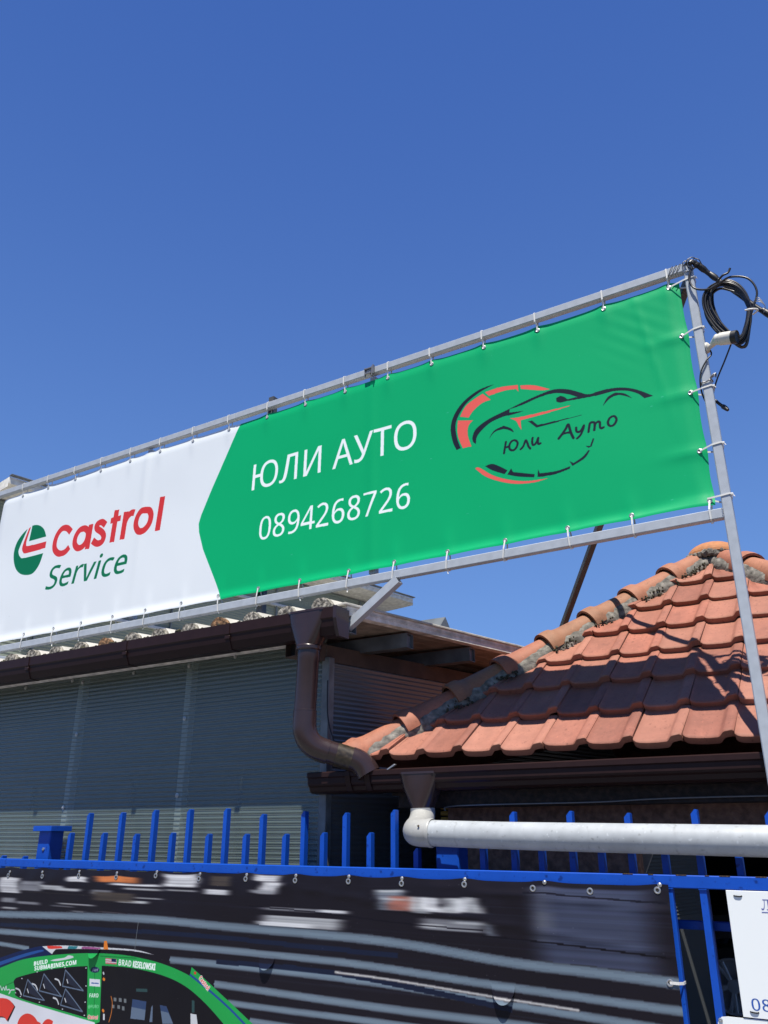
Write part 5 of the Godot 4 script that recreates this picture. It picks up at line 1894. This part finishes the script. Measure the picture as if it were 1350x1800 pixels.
# ---------------------------------------------------------------- outlines printed on the cloths (metres on the sheet)
const SIGN_PRINT = [
	["poly", "green", [-2.877, 4.130, -3.197, 4.165, -3.224, 4.058, -3.367, 3.781, -3.495, 3.540, -3.537, 3.434, -3.543, 3.371, -3.512, 3.295, -3.415, 3.127, -3.263, 2.880, -3.203, 2.764, -2.578, 2.681]],
	["poly", "k", [-1.474, 3.793, -1.562, 3.786, -1.653, 3.744, -1.712, 3.681, -1.737, 3.609, -1.729, 3.528, -1.708, 3.471, -1.683, 3.474, -1.701, 3.532, -1.709, 3.601, -1.696, 3.654, -1.643, 3.724, -1.563, 3.769]],
	["poly", "coral", [-1.693, 3.640, -1.605, 3.617, -1.633, 3.591, -1.639, 3.538, -1.621, 3.469, -1.672, 3.472, -1.695, 3.541, -1.698, 3.598]],
	["poly", "coral", [-1.681, 3.659, -1.643, 3.713, -1.587, 3.742, -1.542, 3.757, -1.499, 3.708, -1.550, 3.702, -1.601, 3.672, -1.630, 3.639]],
	["poly", "coral", [-1.530, 3.762, -1.443, 3.766, -1.344, 3.749, -1.343, 3.707, -1.356, 3.728, -1.424, 3.738, -1.508, 3.733]],
	["poly", "coral", [-1.331, 3.742, -1.258, 3.720, -1.175, 3.672, -1.220, 3.678, -1.330, 3.720]],
	["poly", "k", [-1.613, 3.520, -1.589, 3.563, -1.517, 3.598, -1.409, 3.622, -1.325, 3.641, -1.221, 3.659, -1.151, 3.663, -1.084, 3.642, -1.029, 3.609, -0.984, 3.584, -0.918, 3.586, -0.845, 3.577, -0.784, 3.555, -0.735, 3.524, -0.687, 3.485, -0.726, 3.484, -0.753, 3.517, -0.803, 3.548, -0.865, 3.564, -0.939, 3.565, -1.032, 3.573, -1.089, 3.579, -1.128, 3.581, -1.147, 3.592, -1.147, 3.613, -1.125, 3.618, -1.105, 3.605, -1.093, 3.589, -1.041, 3.586, -1.086, 3.616, -1.153, 3.642, -1.233, 3.643, -1.326, 3.627, -1.397, 3.622, -1.400, 3.603, -1.318, 3.590, -1.390, 3.587, -1.432, 3.590, -1.507, 3.576, -1.563, 3.542, -1.589, 3.513, -1.595, 3.477, -1.609, 3.491]],
	["poly", "k", [-1.521, 3.484, -1.489, 3.524, -1.435, 3.537, -1.395, 3.510, -1.381, 3.484, -1.416, 3.510, -1.447, 3.520, -1.489, 3.514]],
	["poly", "k", [-0.922, 3.501, -0.895, 3.540, -0.857, 3.554, -0.813, 3.535, -0.781, 3.500, -0.815, 3.524, -0.849, 3.538, -0.887, 3.529]],
	["poly", "coral", [-1.402, 3.571, -1.330, 3.561, -1.058, 3.550, -1.190, 3.543, -1.342, 3.543, -1.340, 3.484, -1.354, 3.514, -1.367, 3.545]],
	["poly", "k", [-1.302, 3.526, -1.282, 3.524, -1.254, 3.491, -1.017, 3.482, -1.260, 3.478]],
	["poly", "coral", [-1.607, 3.339, -1.583, 3.339, -1.512, 3.280, -1.432, 3.237, -1.334, 3.205, -1.218, 3.193, -1.296, 3.188, -1.394, 3.204, -1.483, 3.240, -1.554, 3.284]],
	["poly", "k", [-1.549, 3.338, -1.504, 3.339, -1.429, 3.286, -1.446, 3.269, -1.511, 3.306]],
	["poly", "k", [-1.431, 3.263, -1.409, 3.291, -1.400, 3.269, -1.288, 3.230, -1.292, 3.215, -1.372, 3.238]],
	["poly", "k", [-1.274, 3.213, -1.269, 3.252, -1.261, 3.228, -1.177, 3.220, -1.106, 3.228, -1.111, 3.216, -1.178, 3.206, -1.245, 3.208]],
	["poly", "k", [-1.108, 3.255, -1.089, 3.240, -1.042, 3.262, -1.012, 3.289, -1.006, 3.285, -1.034, 3.252, -1.096, 3.227]],
	["poly", "k", [-1.023, 3.314, -1.002, 3.308, -0.985, 3.345, -0.979, 3.340, -0.995, 3.304, -1.010, 3.301]],
	["line", "k", [-1.428, 3.443, -1.434, 3.418, -1.442, 3.383], 0.011],
	["line", "k", [-1.435, 3.412, -1.411, 3.415], 0.011],
	["line", "k", [-1.389, 3.441, -1.404, 3.432, -1.412, 3.410, -1.405, 3.392, -1.387, 3.387, -1.371, 3.402, -1.366, 3.422, -1.375, 3.437, -1.389, 3.441], 0.011],
	["line", "k", [-1.352, 3.382, -1.338, 3.393, -1.328, 3.412, -1.321, 3.424, -1.314, 3.406, -1.309, 3.386, -1.301, 3.373], 0.011],
	["line", "k", [-1.285, 3.428, -1.289, 3.407, -1.286, 3.389, -1.275, 3.390, -1.264, 3.403, -1.256, 3.420, -1.259, 3.400, -1.257, 3.387, -1.246, 3.387], 0.011],
	["line", "k", [-1.152, 3.388, -1.131, 3.409, -1.112, 3.432, -1.099, 3.451, -1.093, 3.427, -1.088, 3.399, -1.079, 3.371], 0.012649999999999998],
	["line", "k", [-1.135, 3.406, -1.111, 3.408, -1.088, 3.404], 0.011],
	["line", "k", [-1.061, 3.423, -1.061, 3.404, -1.052, 3.396, -1.038, 3.401, -1.022, 3.424, -1.030, 3.399, -1.045, 3.376, -1.061, 3.364], 0.011],
	["line", "k", [-1.003, 3.383, -0.998, 3.405, -0.992, 3.426, -0.982, 3.429, -0.971, 3.425, -0.971, 3.403, -0.975, 3.384, -0.968, 3.413, -0.960, 3.422, -0.949, 3.424, -0.944, 3.416, -0.946, 3.396, -0.940, 3.385, -0.929, 3.388], 0.011],
	["line", "k", [-0.880, 3.433, -0.895, 3.428, -0.906, 3.410, -0.903, 3.391, -0.889, 3.384, -0.874, 3.393, -0.865, 3.411, -0.870, 3.428, -0.880, 3.433], 0.011],
	["poly", "cgreen", [-5.268, 3.752, -5.220, 3.749, -5.164, 3.728, -5.116, 3.690, -5.085, 3.641, -5.078, 3.630, -5.278, 3.630]],
	["poly", "cgreen", [-5.321, 3.738, -5.379, 3.701, -5.426, 3.647, -5.442, 3.575, -5.422, 3.497, -5.375, 3.426, -5.303, 3.377, -5.212, 3.357, -5.153, 3.368, -5.105, 3.421, -5.082, 3.501, -5.304, 3.503, -5.352, 3.519, -5.382, 3.556, -5.381, 3.599]],
	["poly", "red", [-5.283, 3.747, -5.304, 3.737, -5.341, 3.631, -5.347, 3.584, -5.326, 3.551, -5.285, 3.537, -5.068, 3.539, -5.068, 3.591, -5.278, 3.593, -5.306, 3.609, -5.308, 3.641]],
	["line", "red", [-4.796, 3.610, -4.846, 3.649, -4.903, 3.657, -4.948, 3.620, -4.965, 3.559, -4.950, 3.504, -4.897, 3.465, -4.832, 3.464, -4.789, 3.494], 0.047],
	["line", "red", [-4.603, 3.570, -4.644, 3.606, -4.699, 3.604, -4.733, 3.563, -4.733, 3.508, -4.693, 3.469, -4.643, 3.471, -4.608, 3.508, -4.603, 3.570], 0.047],
	["line", "red", [-4.581, 3.625, -4.588, 3.442], 0.047],
	["line", "red", [-4.424, 3.589, -4.468, 3.619, -4.513, 3.612, -4.511, 3.580, -4.454, 3.541, -4.428, 3.505, -4.442, 3.468, -4.489, 3.464, -4.542, 3.496], 0.047],
	["line", "red", [-4.326, 3.680, -4.336, 3.445], 0.047],
	["line", "red", [-4.376, 3.608, -4.276, 3.611], 0.042300000000000004],
	["line", "red", [-4.228, 3.647, -4.237, 3.447], 0.047],
	["line", "red", [-4.231, 3.566, -4.212, 3.604, -4.175, 3.627, -4.145, 3.622], 0.047],
	["line", "red", [-4.027, 3.617, -4.076, 3.618, -4.110, 3.580, -4.115, 3.523, -4.081, 3.476, -4.033, 3.474, -3.991, 3.511, -3.980, 3.565, -3.998, 3.605, -4.027, 3.617], 0.047],
	["line", "red", [-3.889, 3.685, -3.905, 3.446], 0.047],
]
const FENCE_PRINT = [
	["line", "st", [-5.025, 1.150, -4.695, 1.161, -3.590, 1.191, -2.936, 1.184, -2.262, 1.178, -1.892, 1.165, -1.468, 1.133, -1.130, 1.123, -0.860, 1.112, -0.770, 1.107], 0.036],
	["line", "st", [-4.998, 1.065, -4.670, 1.073, -3.712, 1.081, -2.926, 1.083, -2.206, 1.078, -1.593, 1.052, -1.203, 1.039, -0.870, 1.028, -0.781, 1.026], 0.03],
	["line", "st", [-3.292, 1.020, -2.921, 1.022, -2.098, 1.016, -1.522, 0.992, -1.023, 0.972, -0.809, 0.960], 0.03],
	["line", "st", [-2.995, 0.939, -2.741, 0.936, -2.098, 0.927, -1.481, 0.925, -1.048, 0.918], 0.03],
	["line", "st", [-2.906, 0.870, -2.573, 0.871, -2.098, 0.874, -1.484, 0.871], 0.026],
	["line", "st", [-2.765, 0.811, -2.384, 0.812, -1.828, 0.819], 0.026],
	["line", "st", [-4.979, 1.003, -4.652, 1.010, -4.383, 1.003], 0.022],
	["line", "nv", [-2.994, 1.033, -2.270, 1.035, -1.478, 0.974], 0.02],
	["line", "nv", [-4.680, 1.108, -3.308, 1.137, -2.587, 1.130, -1.983, 1.123], 0.02],
	["line", "wt", [-2.303, 1.039, -1.984, 1.031, -1.521, 1.008, -1.213, 0.996], 0.007],
	["line", "ln", [-1.404, 1.384, -1.127, 1.376, -0.850, 1.363], 0.005],
	["line", "ln", [-1.585, 1.220, -1.231, 1.208, -0.856, 1.188], 0.005],
	["line", "ln", [-2.802, 1.280, -2.400, 1.268, -1.982, 1.247, -1.584, 1.238], 0.004],
	["poly", "navy", [-4.882, 0.871, -4.632, 0.939, -4.440, 0.989, -4.250, 1.023, -4.170, 0.988, -4.460, 0.935, -4.619, 0.889, -4.864, 0.814]],
	["poly", "blue", [-4.627, 0.920, -4.419, 0.974, -4.278, 1.003, -4.252, 0.998, -4.431, 0.954, -4.622, 0.901]],
	["poly", "k", [-4.193, 0.986, -4.150, 1.007, -3.893, 1.029, -3.564, 1.042, -3.426, 1.029, -3.560, 1.016, -3.890, 1.011]],
	["poly", "w", [-4.274, 1.020, -4.109, 1.034, -3.807, 1.044, -3.537, 1.049, -3.400, 1.035, -3.564, 1.042, -3.805, 1.034, -4.121, 1.016, -4.166, 1.006, -4.184, 0.987, -4.220, 1.000]],
	["poly", "red", [-4.234, 1.025, -4.124, 1.029, -4.109, 1.021, -4.212, 1.011]],
	["poly", "teal", [-4.059, 1.034, -3.985, 1.037, -4.001, 1.024, -4.067, 1.020]],
	["poly", "purple", [-3.940, 1.038, -3.807, 1.042, -3.820, 1.034, -3.953, 1.027]],
	["poly", "orange", [-3.783, 1.075, -3.762, 1.076, -3.743, 1.036, -3.781, 1.036]],
	["line", "gr", [-3.537, 1.176, -3.541, 1.116, -3.543, 1.047], 0.003],
	["poly", "lg", [-4.864, 0.814, -4.619, 0.889, -4.412, 0.948, -4.146, 0.987, -3.890, 1.011, -3.673, 1.020, -3.505, 1.016, -3.342, 1.000, -3.184, 0.969, -3.055, 0.927, -2.906, 0.865, -2.752, 0.790, -2.649, 0.725, -2.636, 0.530, -4.690, 0.254]],
	["poly", "lg", [-3.147, 0.999, -2.907, 0.880, -2.730, 0.792, -2.628, 0.727, -2.670, 0.722, -2.785, 0.786, -2.929, 0.863, -3.154, 0.966]],
	["line", "blue", [-3.152, 0.965, -3.029, 0.912, -2.905, 0.854, -2.785, 0.790, -2.682, 0.728], 0.01],
	["poly", "white", [-4.861, 0.805, -4.585, 0.768, -4.165, 0.732, -3.815, 0.707, -3.786, 0.705, -3.724, 0.384, -4.690, 0.254]],
	["poly", "k", [-4.474, 0.832, -4.466, 0.845, -4.424, 0.862, -4.207, 0.910, -4.011, 0.938, -3.892, 0.950, -3.849, 0.719, -4.089, 0.736, -4.414, 0.762, -4.448, 0.795]],
	["poly", "k", [-3.781, 0.960, -3.552, 0.966, -3.348, 0.951, -3.203, 0.922, -3.073, 0.870, -2.934, 0.790, -2.824, 0.713, -2.806, 0.508, -3.724, 0.384, -3.780, 0.699, -3.751, 0.710]],
	["line", "dk", [-3.837, 0.956, -3.813, 0.822, -3.795, 0.709], 0.003],
	["line", "dk", [-4.591, 0.791, -4.474, 0.832], 0.003],
	["line", "dk", [-3.799, 1.003, -3.525, 1.012], 0.003],
	["poly", "wn", [-4.060, 0.920, -4.032, 0.860, -3.917, 0.835]],
	["line", "gb", [-4.060, 0.920, -4.067, 0.844, -3.902, 0.836, -4.060, 0.920], 0.006],
	["line", "w", [-4.132, 0.873, -4.103, 0.868, -4.083, 0.848], 0.008],
	["line", "w", [-4.040, 0.877, -4.028, 0.861], 0.006],
	["poly", "wn", [-4.226, 0.890, -4.211, 0.824, -4.079, 0.795]],
	["line", "gb", [-4.226, 0.890, -4.247, 0.808, -4.064, 0.796, -4.226, 0.890], 0.006],
	["line", "w", [-4.315, 0.836, -4.285, 0.831, -4.263, 0.811], 0.008],
	["line", "w", [-4.220, 0.841, -4.206, 0.824], 0.006],
	["poly", "wn", [-4.355, 0.853, -4.339, 0.791, -4.213, 0.766]],
	["line", "gb", [-4.355, 0.853, -4.376, 0.774, -4.197, 0.767, -4.355, 0.853], 0.006],
	["line", "w", [-4.447, 0.803, -4.415, 0.798, -4.393, 0.777], 0.008],
	["line", "w", [-4.349, 0.808, -4.335, 0.791], 0.006],
	["poly", "wn", [-4.041, 0.833, -4.028, 0.773, -3.902, 0.742]],
	["line", "gb", [-4.041, 0.833, -4.063, 0.757, -3.888, 0.743, -4.041, 0.833], 0.006],
	["line", "w", [-4.128, 0.785, -4.099, 0.780, -4.079, 0.760], 0.008],
	["line", "w", [-4.037, 0.790, -4.024, 0.774], 0.006],
	["line", "w", [-4.448, 0.782, -4.441, 0.782], 0.005],
	["line", "w", [-4.408, 0.854, -4.402, 0.854], 0.005],
	["line", "w", [-4.287, 0.895, -4.281, 0.895], 0.005],
	["line", "w", [-4.173, 0.919, -4.166, 0.919], 0.005],
	["line", "w", [-4.069, 0.931, -4.063, 0.932], 0.005],
	["line", "w", [-3.905, 0.940, -3.899, 0.941], 0.005],
	["line", "w", [-3.889, 0.859, -3.883, 0.859], 0.005],
	["line", "w", [-3.880, 0.786, -3.874, 0.787], 0.005],
	["line", "w", [-3.873, 0.728, -3.867, 0.728], 0.005],
	["line", "w", [-4.047, 0.740, -4.041, 0.740], 0.005],
	["line", "w", [-4.237, 0.755, -4.231, 0.755], 0.005],
	["line", "w", [-4.402, 0.767, -4.396, 0.768], 0.005],
	["poly", "gr", [-3.667, 0.826, -3.646, 0.826, -3.643, 0.810, -3.664, 0.810]],
	["poly", "gr", [-3.628, 0.828, -3.607, 0.828, -3.604, 0.811, -3.625, 0.811]],
	["poly", "gr", [-3.591, 0.828, -3.573, 0.828, -3.570, 0.810, -3.588, 0.810]],
	["poly", "gr", [-3.675, 0.794, -3.655, 0.794, -3.653, 0.779, -3.672, 0.779]],
	["poly", "gr", [-3.633, 0.796, -3.614, 0.796, -3.611, 0.780, -3.631, 0.780]],
	["poly", "gr", [-3.599, 0.794, -3.581, 0.794, -3.578, 0.776, -3.596, 0.776]],
	["poly", "tg", [-3.510, 0.879, -3.431, 0.884, -3.428, 0.870, -3.508, 0.865]],
	["poly", "w", [-3.733, 0.749, -3.720, 0.749, -3.715, 0.722, -3.728, 0.722]],
	["poly", "nb", [-3.530, 0.831, -3.429, 0.830, -3.430, 0.750, -3.529, 0.747]],
	["poly", "gb", [-3.531, 0.797, -3.430, 0.794, -3.430, 0.750, -3.529, 0.747]],
	["poly", "nb", [-3.336, 0.823, -3.291, 0.822, -3.238, 0.753, -3.309, 0.746]],
	["poly", "gb", [-3.327, 0.799, -3.275, 0.796, -3.238, 0.753, -3.309, 0.746]],
	["poly", "tg", [-3.131, 0.861, -3.113, 0.860, -3.108, 0.812, -3.125, 0.810]],
	["poly", "w", [-3.133, 0.806, -3.095, 0.805, -3.077, 0.746, -3.125, 0.741]],
	["poly", "gb", [-3.393, 0.809, -3.384, 0.818, -3.377, 0.747, -3.397, 0.745]],
	["line", "orange", [-3.758, 0.901, -3.752, 0.899], 0.014],
	["line", "orange", [-3.738, 0.763, -3.732, 0.760], 0.013],
	["line", "orange", [-3.688, 0.829, -3.673, 0.801, -3.672, 0.759, -3.682, 0.717], 0.004],
	["line", "w", [-3.764, 0.929, -3.760, 0.924], 0.01],
	["poly", "w", [-4.194, 0.955, -4.156, 0.965, -4.081, 0.977, -4.052, 0.990, -4.014, 0.989, -4.008, 0.982, -4.049, 0.972, -4.139, 0.957]],
	["line", "flagr", [-3.755, 0.994, -3.674, 0.996], 0.006],
	["line", "w", [-3.755, 0.989, -3.673, 0.991], 0.006],
	["line", "flagr", [-3.754, 0.984, -3.672, 0.986], 0.006],
	["line", "w", [-3.753, 0.979, -3.672, 0.981], 0.006],
	["line", "flagr", [-3.752, 0.974, -3.671, 0.977], 0.006],
	["poly", "navy", [-3.711, 0.997, -3.676, 0.998, -3.674, 0.984, -3.709, 0.984]],
	["poly", "navy", [-3.865, 0.935, -3.859, 0.945, -3.833, 0.951, -3.806, 0.948, -3.795, 0.940, -3.803, 0.929, -3.828, 0.924, -3.855, 0.926]],
	["poly", "white", [-3.866, 0.894, -3.784, 0.897, -3.777, 0.864, -3.860, 0.861]],
	["poly", "blue", [-3.848, 0.878, -3.791, 0.880, -3.790, 0.876, -3.848, 0.873]],
	["poly", "red", [-3.128, 0.982, -3.115, 0.980, -3.116, 0.969, -3.129, 0.971]],
	["line", "w", [-4.586, 0.803, -4.568, 0.784, -4.559, 0.800, -4.542, 0.786, -4.537, 0.807, -4.525, 0.789, -4.506, 0.793, -4.493, 0.783, -4.504, 0.772, -4.489, 0.790, -4.459, 0.795], 0.006],
	["line", "kk", [-4.455, 0.677, -4.488, 0.694, -4.531, 0.699, -4.596, 0.687, -4.651, 0.640, -4.658, 0.576, -4.602, 0.528], 0.088],
	["line", "red", [-4.466, 0.680, -4.497, 0.698, -4.542, 0.703, -4.608, 0.692, -4.663, 0.645, -4.668, 0.579, -4.613, 0.531], 0.088],
	["line", "red", [-4.253, 0.639, -4.281, 0.654, -4.322, 0.659, -4.358, 0.642, -4.365, 0.606], 0.07],
	["line", "red", [-4.236, 0.667, -4.246, 0.609], 0.07],
	["line", "red", [-4.114, 0.645, -4.146, 0.650, -4.165, 0.631], 0.07],
]
const FENCE_BLUR = [
	["w1", -4.752, 1.363, -4.549, 1.277],
	["g1", -4.568, 1.347, -4.348, 1.294],
	["w2", -4.389, 1.327, -4.169, 1.304],
	["w2", -4.253, 1.316, -4.025, 1.302],
	["w1", -4.137, 1.382, -3.957, 1.353],
	["or", -3.934, 1.392, -3.559, 1.359],
	["or", -3.855, 1.380, -3.674, 1.361],
	["w1", -3.820, 1.355, -3.390, 1.344],
	["w2", -3.698, 1.334, -3.387, 1.324],
	["g1", -3.935, 1.316, -3.765, 1.294],
	["g1", -4.591, 1.236, -4.364, 1.223],
	["w2", -4.203, 1.241, -3.858, 1.235],
	["g1", -4.265, 1.227, -4.055, 1.222],
	["w2", -3.604, 1.290, -3.381, 1.285],
	["w2", -3.717, 1.273, -3.474, 1.261],
	["w1", -3.399, 1.413, -3.139, 1.349],
	["w1", -3.126, 1.345, -2.961, 1.321],
	["br", -3.082, 1.411, -2.953, 1.363],
	["w2", -3.375, 1.335, -3.137, 1.328],
	["g1", -4.084, 1.207, -3.958, 1.200],
	["pk", -3.929, 1.212, -3.620, 1.211],
	["br", -4.534, 1.288, -3.690, 1.287],
	["br", -3.933, 1.307, -3.572, 1.264],
	["w2", -4.706, 1.202, -4.562, 1.192],
	["g1", -4.720, 1.251, -4.588, 1.226],
	["w1", -2.810, 1.421, -2.653, 1.393],
	["w1", -2.755, 1.390, -2.649, 1.334],
	["g1", -2.818, 1.351, -2.649, 1.337],
	["g1", -2.773, 1.280, -2.264, 1.267],
	["w1", -2.415, 1.281, -2.265, 1.270],
	["w2", -2.745, 1.245, -2.252, 1.201],
	["w1", -2.768, 1.218, -2.412, 1.192],
	["g2", -2.088, 1.374, -1.940, 1.293],
	["w2", -2.083, 1.372, -1.939, 1.363],
	["rd", -2.034, 1.350, -1.909, 1.294],
	["w2", -2.077, 1.339, -1.940, 1.334],
	["w2", -1.929, 1.350, -1.848, 1.289],
	["w1", -1.857, 1.350, -1.778, 1.296],
	["w2", -1.767, 1.352, -1.690, 1.296],
	["w1", -1.698, 1.346, -1.652, 1.301],
	["w2", -1.649, 1.356, -1.595, 1.300],
	["g1", -1.899, 1.271, -1.580, 1.229],
	["w2", -1.889, 1.251, -1.780, 1.237],
	["w2", -1.740, 1.266, -1.607, 1.256],
	["g1", -1.859, 1.237, -1.598, 1.231],
	["p1", -1.401, 1.406, -0.872, 1.124],
	["p2", -1.397, 1.406, -1.277, 1.213],
	["p3", -1.385, 1.316, -1.281, 1.263],
	["g2", -1.583, 1.262, -1.567, 1.218],
]
